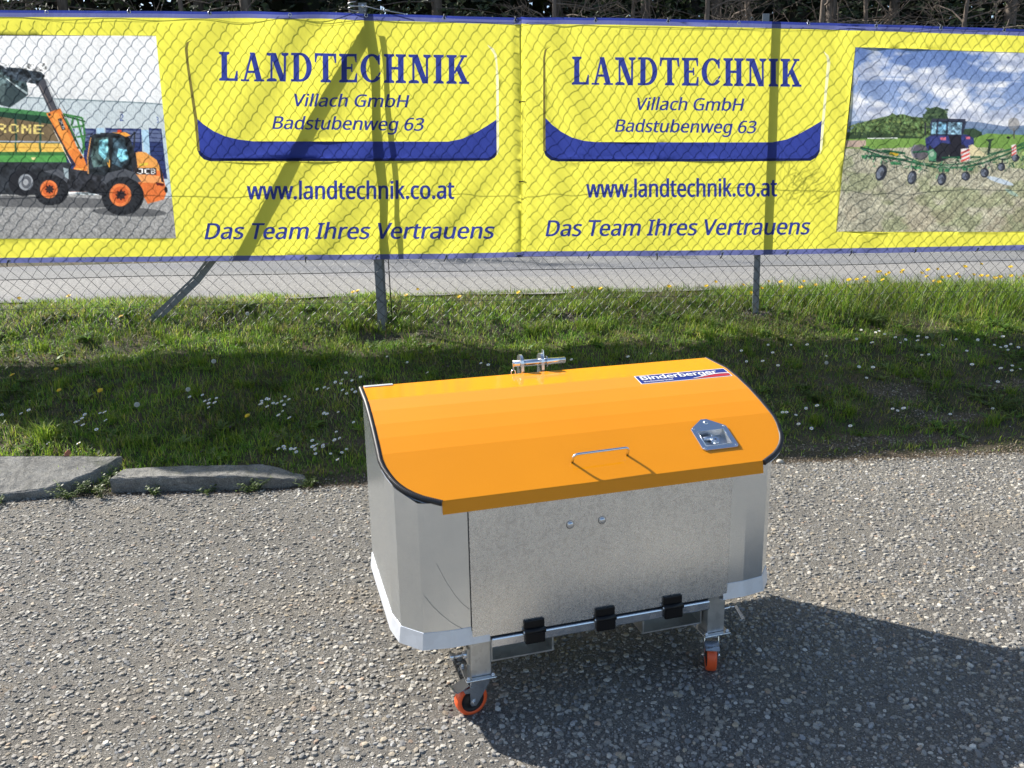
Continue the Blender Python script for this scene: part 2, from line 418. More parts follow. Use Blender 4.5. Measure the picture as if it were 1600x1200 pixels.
# ------------------------------------------------------------------ stones set in the tarmac
def stones():
    Vs = []; Fs = []; Cs = []; off = 0
    def zone(y0, y1, sp, nr, r0, r1, two):
        nonlocal off
        hx0 = lambda y: -0.66 * y - .35
        gx = np.arange(-3.6, 3.9, sp); gy = np.arange(y0, y1, sp * .9)
        X, Y = np.meshgrid(gx, gy); X = X.ravel() + RNG.uniform(-.5, .5, X.size) * sp * 1.1; Y = Y.ravel() + RNG.uniform(-.5, .5, Y.size) * sp
        k = (np.abs(X) < .66 * Y + .3) & (Y < edge_y(X) - .01 - RNG.random(X.size) * .05)
        X = X[k]; Y = Y[k]; n = len(X)
        r = r0 + (r1 - r0) * RNG.random(n) ** 3.3
        dens = fbm(X, Y, 3, 3, 11)
        k = RNG.random(n) < .55 + .6 * dens; X = X[k]; Y = Y[k]; r = r[k]; n = len(X)
        ang = RNG.random(n) * 6.28; el = RNG.uniform(.55, 1, n)
        th = np.arange(nr) * 2 * math.pi / nr
        rad = RNG.uniform(.78, 1.15, (n, nr))
        def ring(fr):
            cx = np.cos(th)[None] * rad * fr * r[:, None]; cy = np.sin(th)[None] * rad * fr * r[:, None] * el[:, None]
            return X[:, None] + cx * np.cos(ang)[:, None] - cy * np.sin(ang)[:, None], Y[:, None] + cx * np.sin(ang)[:, None] + cy * np.cos(ang)[:, None]
        h = r * RNG.uniform(.2, .6, n)
        tx = RNG.uniform(-.3, .3, n); ty = RNG.uniform(-.3, .3, n)
        parts = []
        ox, oy = ring(1.0); parts.append(np.stack([ox, oy, np.full_like(ox, .0015)], 2))
        if two:
            mx_, my_ = ring(.78); parts.append(np.stack([mx_, my_, .004 + h[:, None] * .8 + (mx_ - X[:, None]) * tx[:, None] + (my_ - Y[:, None]) * ty[:, None]], 2))
        parts.append(np.stack([X, Y, .004 + h], 1)[:, None, :])
        P = np.concatenate(parts, 1); m_ = P.shape[1]
        base = off + np.arange(n)[:, None] * m_
        f = []
        a = np.arange(nr); b_ = (a + 1) % nr
        if two:
            f.append(np.stack([base + a[None], base + b_[None], base + nr + b_[None]], 2).reshape(-1, 3))
            f.append(np.stack([base + a[None], base + nr + b_[None], base + nr + a[None]], 2).reshape(-1, 3))
            f.append(np.stack([base + nr + a[None], base + nr + b_[None], np.broadcast_to(base + 2 * nr, (n, nr))], 2).reshape(-1, 3))
        else:
            f.append(np.stack([base + a[None], base + b_[None], np.broadcast_to(base + nr, (n, nr))], 2).reshape(-1, 3))
        pal = np.array([(.40, .385, .35), (.30, .29, .27), (.52, .50, .45), (.20, .20, .195), (.44, .385, .30), (.66, .64, .58), (.35, .355, .36), (.46, .35, .27)])
        pr = np.array([.25, .27, .11, .17, .07, .035, .08, .015])
        c = pal[RNG.choice(len(pal), n, p=pr)] * RNG.uniform(.7, 1.25, (n, 1)) * np.array((.84, .825, .80))
        stain = np.clip((fbm(X * 1.0, Y * 1.4, 2.2, 3, 21) - .66) * 5, 0, .22)[:, None]
        c = c * (1 - stain) + np.array((.36, .28, .18)) * stain
        c = c * np.interp(fbm(X, Y, 1.2, 3, 31), [.3, .7], [.85, 1.1])[:, None]
        Vs.append(P.reshape(-1, 3)); Fs.append(np.concatenate(f)); Cs.append(np.repeat(c, m_, 0)); off += n * m_
    zone(1.5, 4.6, .0108, 6, .0026, .0132, True)
    me = mesh_np('asphalt_stones', np.concatenate(Vs), 3, np.concatenate(Fs), M_STONES, False)
    vcol(me, np.concatenate(Cs)); me.update()
    tag(link(bpy.data.objects.new('asphalt_stones', me)), 'pale rounded stones worn proud of the grey tarmac yard', kind='stuff')
stones()

# ------------------------------------------------------------------ kerb stones
def rough_block(name, outline, ztop, zbot, label, jitter=.007):
    """outline: plan points, ztop(x,y) height function"""
    bm = bmesh.new()
    top = [bm.verts.new((x, y, ztop(x, y))) for x, y in outline]
    bot = [bm.verts.new((x, y, zbot)) for x, y in outline]
    bm.faces.new(top); bm.faces.new(bot[::-1])
    for i in range(len(top)):
        j = (i + 1) % len(top); bm.faces.new((top[i], bot[i], bot[j], top[j]))
    bmesh.ops.recalc_face_normals(bm, faces=bm.faces[:])
    bmesh.ops.bevel(bm, geom=bm.edges[:], offset=.012, segments=2, affect='EDGES', profile=.5)
    bmesh.ops.triangulate(bm, faces=bm.faces[:])
    for _ in range(5):
        es = [e for e in bm.edges if e.calc_length() > .04]
        if not es: break
        bmesh.ops.subdivide_edges(bm, edges=es, cuts=1)
        bmesh.ops.triangulate(bm, faces=[f for f in bm.faces if len(f.verts) > 3])
    rr = random.Random(len(name) + len(outline))
    for v in bm.verts:
        k = fbm(np.array([v.co.x * 1.0 + v.co.z]), np.array([v.co.y]), 22, 2, 6)[0] - .5
        v.co += Vector((k, k * .6, -abs(k))) * jitter * 2 + Vector([rr.uniform(-1, 1) for _ in range(3)]) * .0015
    for f in bm.faces: f.smooth = False
    me = bpy.data.meshes.new(name); bm.to_mesh(me); bm.free(); me.materials.append(M_CONC)
    o = link(bpy.data.objects.new(name, me)); tag(o, label, 'kerb stone'); return o
rough_block('kerb_stone', [(-3.6, 3.98), (-2.62, 4.03), (-2.45, 4.06), (-2.33, 4.13), (-2.22, 4.22), (-2.135, 4.345), (-2.9, 4.37), (-3.6, 4.33)],
            lambda x, y: .045 + (y - 4.03) * .30, -.05, 'broad grey concrete kerb slab lying tilted with a broken corner')
rough_block('kerb_stone', [(-2.12, 4.125), (-1.5, 4.135), (-1.22, 4.15), (-1.10, 4.19), (-1.13, 4.25), (-1.35, 4.30), (-1.8, 4.29), (-2.1, 4.26)],
            lambda x, y: .095 + min(0, (-1.32 - x)) * .26 - max(0, 4.2 - y) * .12, -.05, 'narrow grey concrete kerb stone with its end sloping into the grass')
# ------------------------------------------------------------------ grass
BARE = [(q.x, q.y, a_, b_) for q, a_, b_ in [(ground_hit(1400, 615), .28, .16), (ground_hit(1480, 655), .40, .12), (ground_hit(1400, 690), .45, .07), (ground_hit(1590, 600), .3, .09), (ground_hit(620, 535), .30, .12), (ground_hit(1180, 492), .2, .06), (ground_hit(900, 500), .2, .06), (ground_hit(1300, 700), .4, .05)]]
def bare(x, y):
    m_ = np.zeros_like(x)
    for bx, by, rx_, ry_ in BARE:
        m_ = np.maximum(m_, np.clip(1.5 - 1.5 * (((x - bx) / rx_) ** 2 + ((y - by) / ry_) ** 2), 0, 1))
    return m_
def bank_points(n, back=.85):
    x = RNG.uniform(-4.3, 4.9, n); e = edge_y(x); f = fence_y(x)
    # follow the surface length so the steep part gets its share
    y = e + (f + back - e) * RNG.random(n)
    return x, y
def grass():
    Vs = []; Fs = []; Cs = []; off = 0
    def blades(x, y, hgt, wid, lean, col, curl=.5, ang=None, root=None):
        nonlocal off
        n = len(x); z = height(x, y) - .004 if root is None else root
        a = RNG.random(n) * 6.28 if ang is None else ang
        la = a + RNG.normal(0, .35, n)
        fx, fy = np.cos(a), np.sin(a)         # width direction is perpendicular to lean
        wx, wy = -fy, fx
        P = np.zeros((n, 5, 3)); h = hgt; ln = lean * h
        for k, (t, wv) in enumerate(((0, 1.), (.55, .8))):
            b_ = ln * t ** 1.7
            P[:, 2 * k, 0] = x + fx * b_ - wx * wid * wv; P[:, 2 * k + 1, 0] = x + fx * b_ + wx * wid * wv
            P[:, 2 * k, 1] = y + fy * b_ - wy * wid * wv; P[:, 2 * k + 1, 1] = y + fy * b_ + wy * wid * wv
            P[:, 2 * k, 2] = P[:, 2 * k + 1, 2] = z + h * t
        P[:, 4, 0] = x + fx * ln; P[:, 4, 1] = y + fy * ln; P[:, 4, 2] = z + h * (1 - curl * .25 * lean)
        base = off + np.arange(n)[:, None] * 5
        Fs.append(np.concatenate([base + np.array([[0, 1, 3]]), base + np.array([[0, 3, 2]]), base + np.array([[2, 3, 4]])]))
        c = np.repeat(col[:, None, :], 5, 1)
        Vs.append(P.reshape(-1, 3)); Cs.append(c.reshape(-1, 3)); off += n * 5
    PAL = np.array([(.13, .24, .022), (.18, .29, .03), (.26, .35, .045), (.09, .175, .022), (.30, .33, .07), (.38, .33, .17)])
    def cols(n, p): return PAL[RNG.choice(6, n, p=p)] * RNG.uniform(.7, 1.3, (n, 1))
    def patch(x, y): return (np.interp(fbm(x, y, 1.9, 4, 77), [.3, .5, .7], [.72, 1.2, 1.65])[:, None] * (1 + .12 * np.sin(fbm(x, y, 6, 2, 78) * 20)[:, None] * np.array((1.6, .4, .2))))
    # short turf
    x, y = bank_points(165000); d = fbm(x, y, 3.2, 3, 2); br = bare(x, y)
    right = np.clip((x - .9) / .8, 0, 1)
    t = (y - edge_y(x)) / (fence_y(x) - edge_y(x))
    k = (RNG.random(len(x)) < (.35 + .9 * d) * (1 - .38 * right * (t < .7)) * (1 - .93 * br)) & ((t > .035) | (RNG.random(len(x)) < .15)); x = x[k]; y = y[k]; d = d[k]; t = t[k]
    h = RNG.uniform(.018, .05, len(x)) * (.6 + .9 * d) * np.interp(t, [0, .1, .85, 1.05, 1.5], [.6, 1, 1, 1.25, 1.0])
    dry = fbm(x, y, 2.5, 3, 9) + .12 * np.clip(x - .8, 0, 1)
    c = np.where((dry > .56)[:, None], cols(len(x), [.12, .18, .2, .12, .2, .18]), cols(len(x), [.28, .28, .16, .18, .07, .03]))
    blades(x, y, h, RNG.uniform(.0013, .0028, len(x)), RNG.uniform(.2, 1.1, len(x)), c * patch(x, y))
    # longer grass in drifts, and on the crest under the banner
    x, y = bank_points(52000); d = fbm(x, y, 2.2, 3, 14); t = (y - edge_y(x)) / (fence_y(x) - edge_y(x))
    crest = np.exp(-((t - 1.12) / .22) ** 2) * np.interp(x, [-3, .8, 1.7, 2.4, 4], [.35, .3, .75, 1.0, 1.0])
    left = np.clip((-x - .7) / 1.0, 0, 1) * np.exp(-((t - .35) / .3) ** 2)
    k = RNG.random(len(x)) < (np.clip((d - .5) * 3, 0, 1) * .5 + crest * .8 + left * .5) * (1 - .95 * bare(x, y)) * (t > .05); x = x[k]; y = y[k]; cr = crest[k]
    blades(x, y, RNG.uniform(.05, .11, len(x)) * (.8 + (.5 + 1.0 * np.clip((x - 1.6) / .8, 0, 1)) * cr), RNG.uniform(.0015, .003, len(x)), RNG.uniform(.2, .9, len(x)), cols(len(x), [.2, .3, .28, .1, .08, .04]) * patch(x, y))
    # tufts that arch out from one root
    tx = RNG.uniform(-4, 4.6, 260); tt = RNG.uniform(.1, 1.25, 260); ty = edge_y(tx) + (fence_y(tx) - edge_y(tx)) * tt
    spec = [(ground_hit(70, 690), .16, 170), (ground_hit(230, 700), .10, 60), (ground_hit(550, 515), .15, 120), (ground_hit(1330, 650), .09, 50), (ground_hit(1230, 470), .12, 90), (ground_hit(1480, 455), .14, 140), (ground_hit(1380, 445), .13, 120)]
    for i in range(len(tx)): spec.append((Vector((tx[i], ty[i], 0)), RNG.uniform(.05, .13), int(RNG.uniform(18, 60))))
    for P_, hh, nb in spec:
        if bare(np.array([P_.x]), np.array([P_.y]))[0] > .4: continue
        x = P_.x + RNG.normal(0, .012 + hh * .12, nb); y = P_.y + RNG.normal(0, .012 + hh * .1, nb)
        blades(x, y, hh * RNG.uniform(.6, 1.15, nb), RNG.uniform(.0015, .003, nb), RNG.uniform(.3, 1.3, nb), cols(nb, [.2, .3, .35, .05, .08, .02]), 1.0)
    # dry thatch, nearly flat
    x, y = bank_points(26000); br = bare(x, y); t = (y - edge_y(x)) / (fence_y(x) - edge_y(x))
    k = RNG.random(len(x)) < .25 + .5 * br + .4 * (t < .08); x = x[k]; y = y[k]
    blades(x, y, RNG.uniform(.006, .02, len(x)), RNG.uniform(.001, .002, len(x)), RNG.uniform(1.5, 3.5, len(x)), np.array((.24, .19, .11)) * RNG.uniform(.5, 1.3, (len(x), 1)), .2)
    x = RNG.uniform(-3.4, 3.3, 5200); y = edge_y(x) + RNG.normal(-.02, .035, 5200)
    blades(x, y, RNG.uniform(.003, .010, len(x)), RNG.uniform(.001, .002, len(x)), RNG.uniform(2, 5, len(x)), np.array((.22, .17, .12)) * RNG.uniform(.4, 1.3, (len(x), 1)), .2, root=np.maximum(height(x, y), .004))
    # stalks gone to seed on the crest
    x = RNG.uniform(-3.6, 4.2, 900); y = fence_y(x) + RNG.uniform(-.1, .6, 900)
    blades(x, y, RNG.uniform(.09, .19, 900) * np.interp(x, [-3, 1, 2.4, 4], [.8, .8, 1.1, 1.1]), np.full(900, .0012), RNG.uniform(.05, .5, 900), np.array((.20, .15, .08)) * RNG.uniform(.6, 1.2, (900, 1)), .3)
    me = mesh_np('grass', np.concatenate(Vs), 3, np.concatenate(Fs), M_LEAF, False); vcol(me, np.concatenate(Cs))
    tag(link(bpy.data.objects.new('grass', me)), 'rough spring grass covering the bank below the fence', kind='stuff')
    # broad leaves of clover, plantain and thyme
    x, y = bank_points(30000, .5); d = fbm(x, y, 4.0, 3, 44); k = (RNG.random(len(x)) < np.clip((d - .38) * 3.2, .05, 1)) * (bare(x, y) < .7); x = x[k]; y = y[k]; n = len(x)
    t = (y - edge_y(x)) / (fence_y(x) - edge_y(x)); k = t > .03; x = x[k]; y = y[k]; n = len(x)
    L = RNG.uniform(.009, .027, n); Wd = L * RNG.uniform(.28, .55, n); a = RNG.random(n) * 6.28; up = RNG.uniform(.1, .9, n); z = height(x, y) + RNG.uniform(.006, .035, n)
    fx, fy = np.cos(a), np.sin(a)
    P = np.stack([np.stack([x, y, z], 1),
                  np.stack([x + fx * L * .5 - fy * Wd, y + fy * L * .5 + fx * Wd, z + L * .5 * up + .002], 1),
                  np.stack([x + fx * L, y + fy * L, z + L * up * .8], 1),
                  np.stack([x + fx * L * .5 + fy * Wd, y + fy * L * .5 - fx * Wd, z + L * .5 * up + .002], 1)], 1)
    me = mesh_np('ground_cover_leaves', P.reshape(-1, 3), 4, np.arange(4 * n).reshape(-1, 4), M_LEAF)
    c = np.array([(.11, .20, .04), (.15, .24, .05), (.08, .15, .035), (.17, .19, .06), (.22, .28, .10), (.15, .10, .14)])[RNG.choice(6, n, p=[.3, .25, .2, .12, .10, .03])] * RNG.uniform(.8, 1.25, (n, 1))
    vcol(me, np.repeat(c, 4, 0))
    tag(link(bpy.data.objects.new('ground_cover', me)), 'small broad leaves of clover and wild herbs among the grass', kind='stuff')
    # rosettes of dandelion and plantain leaves
    Vs = []; Fs = []; Cs = []; off = 0; rx_ = RNG.uniform(-4, 4.6, 420); rt = RNG.uniform(.06, 1.25, 420)
    for px_, t_ in zip(rx_, rt):
        py_ = edge_y(px_) + (fence_y(px_) - edge_y(px_)) * t_
        if bare(np.array([px_]), np.array([py_]))[0] > .5: continue
        big = RNG.uniform(.6, 1.25) * (1.3 if t_ > .8 else 1.); base_c = np.array([(.10, .20, .035), (.15, .26, .05), (.20, .27, .09), (.08, .15, .03)][RNG.integers(4)]) * RNG.uniform(.8, 1.2); z_ = hz(px_, py_)
        for k in range(RNG.integers(6, 13)):
            a = RNG.random() * 6.28; L = RNG.uniform(.035, .075) * big; w_ = L * RNG.uniform(.10, .20); up = RNG.uniform(.15, .9); f_ = np.array((math.cos(a), math.sin(a), 0.)); s_ = np.array((-f_[1], f_[0], 0.))
            o_ = np.array((px_, py_, z_)); pts = []
            for t, ww in ((0, .25), (.5, 1.), (.85, .85), (1, .05)):
                c_ = o_ + f_ * L * t + np.array((0, 0, L * up * (t - .55 * t * t) * 1.3 + .004)); pts += [c_ - s_ * w_ * ww, c_ + s_ * w_ * ww]
            Vs += pts; Fs += [(off, off + 1, off + 3, off + 2), (off + 2, off + 3, off + 5, off + 4), (off + 4, off + 5, off + 7, off + 6)]; off += 8; Cs += [base_c * RNG.uniform(.85, 1.15)] * 8
    me = mesh_np('leaf_rosettes', np.array(Vs), 4, np.array(Fs), M_LEAF); vcol(me, np.array(Cs))
    tag(link(bpy.data.objects.new('ground_cover', me)), 'flat rosettes of dandelion and plantain leaves in the turf', kind='stuff')
    # crumbs of earth and grit on the bare patches and along the foot of the bank
    n = 5200; x = np.concatenate([RNG.uniform(-3.2, 3.4, n)]); y = edge_y(x) + RNG.normal(.01, .04, n)
    bx, by = [], []
    for (cx_, cy_, rx_, ry_) in BARE:
        q = int(1800 * rx_ * ry_ / .08) + 60; bx.append(RNG.normal(cx_, rx_ * .5, q)); by.append(RNG.normal(cy_, ry_ * .55, q))
    x = np.concatenate([x] + bx); y = np.concatenate([y] + by); n = len(x); r = RNG.uniform(.0025, .008, n)
    z = np.maximum(height(x, y), .003); th = np.arange(5) * 2 * math.pi / 5
    ring = np.stack([x[:, None] + np.cos(th) * r[:, None] * RNG.uniform(.7, 1.2, (n, 5)), y[:, None] + np.sin(th) * r[:, None] * RNG.uniform(.7, 1.2, (n, 5)), np.repeat(z[:, None], 5, 1)], 2)
    P = np.concatenate([ring, np.stack([x, y, z + r * .9], 1)[:, None]], 1); base = np.arange(n)[:, None] * 6; a = np.arange(5)
    F = np.stack([base + a, base + (a + 1) % 5, np.broadcast_to(base + 5, (n, 5))], 2).reshape(-1, 3)
    me = mesh_np('earth_crumbs', P.reshape(-1, 3), 3, F, M_STONES); c = np.array([(.12, .09, .06), (.20, .16, .11), (.07, .055, .04), (.32, .29, .24)])[RNG.choice(4, n, p=[.4, .25, .25, .1])] * RNG.uniform(.7, 1.2, (n, 1))
    vcol(me, np.repeat(c, 6, 0)); tag(link(bpy.data.objects.new('earth_crumbs', me)), 'crumbs of earth and grit at the foot of the bank', kind='stuff')
grass()

# ------------------------------------------------------------------ flowers and small plants
M_PETAL = simple('white_petal', (.80, .80, .82), .6); M_EYE = simple('yellow_flower_head', (.78, .55, .02), .6)
M_STEM = simple('green_stem', (.10, .15, .04), .6); M_FLUFF = simple('seed_fluff', (.62, .62, .58), .9)
def flower_mesh(kind, seed, stem=None):
    rr = random.Random(seed); bm = bmesh.new(); mi = {}
    h = {'daisy': .035, 'dandelion': .095, 'clock': .10}[kind] * rr.uniform(.8, 1.2); h = stem or h; lx, ly = rr.uniform(-.02, .02), rr.uniform(-.02, -.004)
    def tri(ps, i):
        f = bm.faces.new([bm.verts.new(p) for p in ps]); f.material_index = i
    sr = .0012
    for a in range(3):
        t0, t1 = a * 2.094, (a + 1) * 2.094
        tri([(math.cos(t0) * sr, math.sin(t0) * sr, -.02), (math.cos(t1) * sr, math.sin(t1) * sr, -.02), (lx + math.cos(t1) * sr, ly + math.sin(t1) * sr, h), (lx + math.cos(t0) * sr, ly + math.sin(t0) * sr, h)], 2)
    c = Vector((lx, ly, h)); ax = Vector((rr.uniform(-.4, .2), rr.uniform(-.75, -.2), 1)).normalized(); u = ax.orthogonal().normalized(); v = ax.cross(u)
    if kind == 'daisy':
        R = .0118 * rr.uniform(.8, 1.2); n = 12
        for k in range(n):
            t = 2 * math.pi * k / n; d = u * math.cos(t) + v * math.sin(t); s = v * math.cos(t) - u * math.sin(t)
            tri([c + d * R * .2, c + d * R * .8 - s * R * .22 + ax * .001, c + d * R + ax * .0025, c + d * R * .8 + s * R * .22 + ax * .001], 0)
        ring = [c + (u * math.cos(t) + v * math.sin(t)) * R * .36 + ax * .001 for t in [k * math.pi / 3 for k in range(6)]]
        for k in range(6): tri([ring[k], ring[(k + 1) % 6], c + ax * .004], 1)
    elif kind == 'dandelion':
        R = .0185 * rr.uniform(.8, 1.15); n = 14
        for lay, (fr, up_) in enumerate(((1, .001), (.78, .005), (.45, .008))):
            for k in range(n):
                t = 2 * math.pi * (k + lay * .5) / n; d = u * math.cos(t) + v * math.sin(t); s = v * math.cos(t) - u * math.sin(t)
                tri([c + ax * up_ * .6, c + d * R * fr - s * R * .16 * fr + ax * (up_ + .003), c + d * R * fr + s * R * .16 * fr + ax * (up_ + .003)], 1)
        for k in range(6):
            t = k * math.pi / 3; d0 = u * math.cos(t) + v * math.sin(t); d1 = u * math.cos(t + 1.047) + v * math.sin(t + 1.047)
            tri([c - ax * .012, c + d0 * R * .5, c + d1 * R * .5], 2)
    else:
        R = .014
        for k in range(150):
            zc = 1 - 2 * (k + .5) / 150; t = k * 2.39996; q = math.sqrt(1 - zc * zc); d = Vector((q * math.cos(t), q * math.sin(t), zc)); s = d.orthogonal().normalized() * .0012
            tri([c, c + d * R + s, c + d * R - s], 0)
            s2 = d.cross(s).normalized() * .004
            tri([c + d * R - s2, c + d * R + s2 + s * 2, c + d * R * 1.08 + s * 2], 0)
    me = bpy.data.meshes.new(kind); bm.to_mesh(me); bm.free()
    for mm in ((M_FLUFF if kind == 'clock' else M_PETAL), M_EYE, M_STEM): me.materials.append(mm)
    return me
FM = {k: [flower_mesh(k, s) for s in range(5)] for k in ('daisy', 'dandelion', 'clock')}
LONG = [(h_, [flower_mesh('dandelion', s_, h_) for s_ in (21, 22, 23)]) for h_ in (.04, .07, .10, .13, .16, .20, .25)]
def put_flower(kind, name, px, py, label, group, cat):
    # the head, which stands above its root, is what the photograph locates
    P = ground_hit(px, py + (8 if kind != 'daisy' else 4))
    if kind == 'dandelion' and py < 480:
        d = ray(px, py); q = F0 + FN * random.uniform(.12, .6); P = EYE + d * ((q - EYE).dot(FN) / d.dot(FN)); hh = P.z - hz(P.x, P.y)
        o = bpy.data.objects.new(name, random.choice(min(LONG, key=lambda q_: abs(q_[0] - hh))[1])); COL.objects.link(o); o.location = (P.x, P.y, hz(P.x, P.y)); s_ = random.uniform(.85, 1.15)
        o.scale = (s_, s_, 1); o.rotation_euler = (0, 0, random.uniform(-.6, .6)); return tag(o, label, cat, group)
    o = bpy.data.objects.new(name, random.choice(FM[kind])); COL.objects.link(o)
    o.location = (P.x, P.y, hz(P.x, P.y)); o.rotation_euler = (0, 0, random.uniform(-.5, .5)); s = random.uniform(.85, 1.15); o.scale = (s, s, s)
    tag(o, label, cat, group); return o
clusters = [
    ('small white daisy in the patch above the narrow kerb stone', 'daisies above the narrow kerb stone', [(322, 636), (329, 631), (333, 636), (326, 640), (321, 632), (337, 629), (294, 624), (316, 624)]),
    ('white daisy in the dense patch left of the box', 'daisies in the dense patch left of the box', [(406, 637), (416, 641), (423, 628), (432, 635), (438, 630), (443, 639), (446, 624), (433, 657), (451, 660), (441, 647), (409, 632), (449, 629), (415, 634), (424, 636), (418, 630)]),
    ('white daisy in the clump low on the bank beside the box', 'daisies low on the bank beside the box', [(434, 709), (446, 707), (452, 709), (462, 708), (448, 704), (484, 706), (495, 700), (502, 704), (490, 712), (520, 692), (528, 680), (536, 688), (541, 705), (533, 712), (516, 714), (503, 699), (487, 696), (526, 723), (499, 709), (460, 712)]),
    ('white daisy standing close to the left edge of the orange lid', 'daisies beside the left edge of the lid', [(529, 602), (532, 604), (501, 611), (506, 612), (512, 611), (534, 613), (536, 600), (538, 589), (561, 597), (552, 618), (555, 612), (508, 651), (530, 650), (507, 655), (550, 663), (512, 649), (548, 600), (540, 620)]),
    ('white daisy in the loose patch above the kerb gap', 'daisies above the gap between the kerb stones', [(115, 665), (120, 662), (128, 671), (130, 653), (165, 662), (149, 679), (160, 650), (163, 651), (125, 660), (76, 698), (125, 701), (10, 652), (31, 651), (44, 648)]),
    ('white daisy on the sunlit upper bank right of the lid', 'daisies on the upper bank right of the lid', [(1342, 517), (1357, 541), (1371, 520), (1378, 526), (1395, 531), (1404, 538), (1414, 534), (1428, 537), (1431, 531), (1443, 533), (1469, 541), (1490, 533), (1530, 533), (1559, 531), (1549, 543), (1560, 546), (1573, 544), (1577, 549), (1582, 542), (1586, 547), (1568, 543), (1364, 523), (1340, 532)]),
    ('white daisy on the thin grass right of the box', 'daisies on the thin grass right of the box', [(1232, 543), (1257, 543), (1202, 541), (1155, 553), (1168, 568), (1186, 570), (1289, 560), (1342, 577), (1356, 580), (1350, 593), (1436, 560), (1447, 557), (1510, 576), (1523, 535), (1556, 582), (1579, 575), (1590, 580), (1576, 582), (1262, 641), (1270, 640), (1219, 650), (1225, 651), (1388, 645), (1398, 646), (1404, 646), (1546, 643), (1240, 654), (1241, 670), (1270, 673), (1324, 672), (1480, 650), (1553, 602), (1506, 553), (1201, 556), (1209, 577)]),
    ('white daisy on the dark bank behind the orange lid', 'daisies behind the orange lid', [(748, 573), (759, 574), (667, 588), (838, 577), (890, 566), (978, 560), (1015, 556), (640, 570), (606, 560)])]
for lab, gr, pts in clusters:
    for (px, py) in pts: put_flower('daisy', 'daisy', px, py, lab, gr, 'daisy')
for (px, py) in [(1347, 434), (1357, 438), (1369, 422), (1372, 428), (1387, 425), (1387, 431), (1407, 425), (1410, 428), (1438, 423), (1445, 430), (1449, 419), (1465, 418), (1470, 430), (1493, 422), (1497, 428), (1505, 420), (1532, 415), (1521, 432), (1529, 432), (1540, 428), (1552, 437), (1575, 417), (1579, 422), (1599, 430), (1456, 440), (1465, 441), (1335, 438), (1325, 434), (1324, 448), (1590, 436), (1480, 430), (1562, 420), (1376, 436)]:
    put_flower('dandelion', 'dandelion', px, py, 'yellow dandelion in the tall grass of the crest right of the last post', 'dandelions right of the last post', 'dandelion')
for (px, py) in [(1108, 447), (1120, 440), (1160, 442), (1172, 464), (1175, 457), (1200, 440), (1219, 439), (1220, 446), (1250, 447), (1259, 437), (1251, 453), (1278, 442), (1190, 447), (1043, 445)]:
    put_flower('dandelion', 'dandelion', px, py, 'yellow dandelion on the crest beside the right fence post', 'dandelions beside the right fence post', 'dandelion')
for (px, py) in [(656, 452), (717, 471), (810, 453), (556, 455), (631, 460), (895, 449), (548, 457), (935, 446)]:
    put_flower('dandelion', 'dandelion', px, py, 'yellow dandelion on the crest between the braced post and the right post', 'dandelions between the posts', 'dandelion')
for (px, py) in [(33, 462), (107, 460), (192, 512)]:
    put_flower('dandelion', 'dandelion', px, py, 'yellow dandelion near the foot of the bent brace', 'dandelions near the bent brace', 'dandelion')
for (px, py), lab in zip([(23, 604), (92, 588), (93, 622), (164, 622), (386, 662)],
                         ['lone yellow dandelion near the left end of the bank', 'yellow dandelion highest of the few on the dark left bank', 'yellow dandelion above the broad kerb slab', 'yellow dandelion rightmost of three above the broad kerb slab', 'small yellow dandelion left of the dense daisy patch']):
    put_flower('dandelion', 'dandelion', px, py, lab, 'dandelions on the dark bank', 'dandelion')
for (px, py), lab in zip([(337, 577), (295, 621), (388, 504), (1293, 577), (219, 650)],
                         ['white dandelion clock above the daisies left of the box', 'white dandelion clock beside the small daisy patch', 'white dandelion clock on the sunlit upper bank', 'white dandelion clock right of the orange lid', 'white dandelion clock low above the narrow kerb stone']):
    put_flower('clock', 'dandelion_clock', px, py, lab, 'dandelion clocks', 'dandelion clock')

def weed(px, py, r, hh, nl, seed, label, pale=False, on=None):
    rr = random.Random(seed); P = on or ground_hit(px, py); z0 = max(hz(P.x, P.y), 0)
    o = empty('weed', (P.x, P.y, z0), 0, label, 'weed', 'weeds along the kerb and bank')
    bm = bmesh.new(); st = MB()
    for i in range(nl // 6 + 2):
        a = rr.random() * 6.28; R = r * rr.uniform(.3, 1); p1 = Vector((math.cos(a) * R, math.sin(a) * R, hh * rr.uniform(.4, 1)))
        st.tube([(0, 0, -.01), p1 * .5 + Vector((0, 0, hh * .15)), p1], .0014, 4)
        for k in range(6 + nl // 6):
            t = rr.uniform(.25, 1.05); c = p1 * t + Vector((rr.gauss(0, .006), rr.gauss(0, .006), rr.gauss(0, .005))); b_ = rr.random() * 6.28
            L = rr.uniform(.010, .022); d = Vector((math.cos(b_), math.sin(b_), rr.uniform(-.1, .7))).normalized(); s = d.cross(Vector((0, 0, 1))).normalized() * L * .3
            bm.faces.new([bm.verts.new(c), bm.verts.new(c + d * L * .5 - s), bm.verts.new(c + d * L), bm.verts.new(c + d * L * .5 + s)])
    me = bpy.data.meshes.new('leaves'); bm.to_mesh(me); bm.free(); me.materials.append(M_LEAF)
    base = np.array((.09, .145, .03)) if not pale else np.array((.22, .24, .12)); nv = len(me.vertices)
    vcol(me, np.repeat(base * np.array([[rr.uniform(.6, 1.3)] for _ in range(nv // 4)]), 4, 0))
    l = link(bpy.data.objects.new('foliage', me), o); st.build('stem', M_STEM, o)
    return o
weed(85, 782, .12, .09, 70, 1, 'leafy green weed growing over the broken end of the kerb slab', on=Vector((-2.30, 4.05, 0)))
weed(110, 760, .10, .08, 50, 2, 'green weed in the hollow behind the broken kerb corner', on=Vector((-2.22, 4.12, 0)))
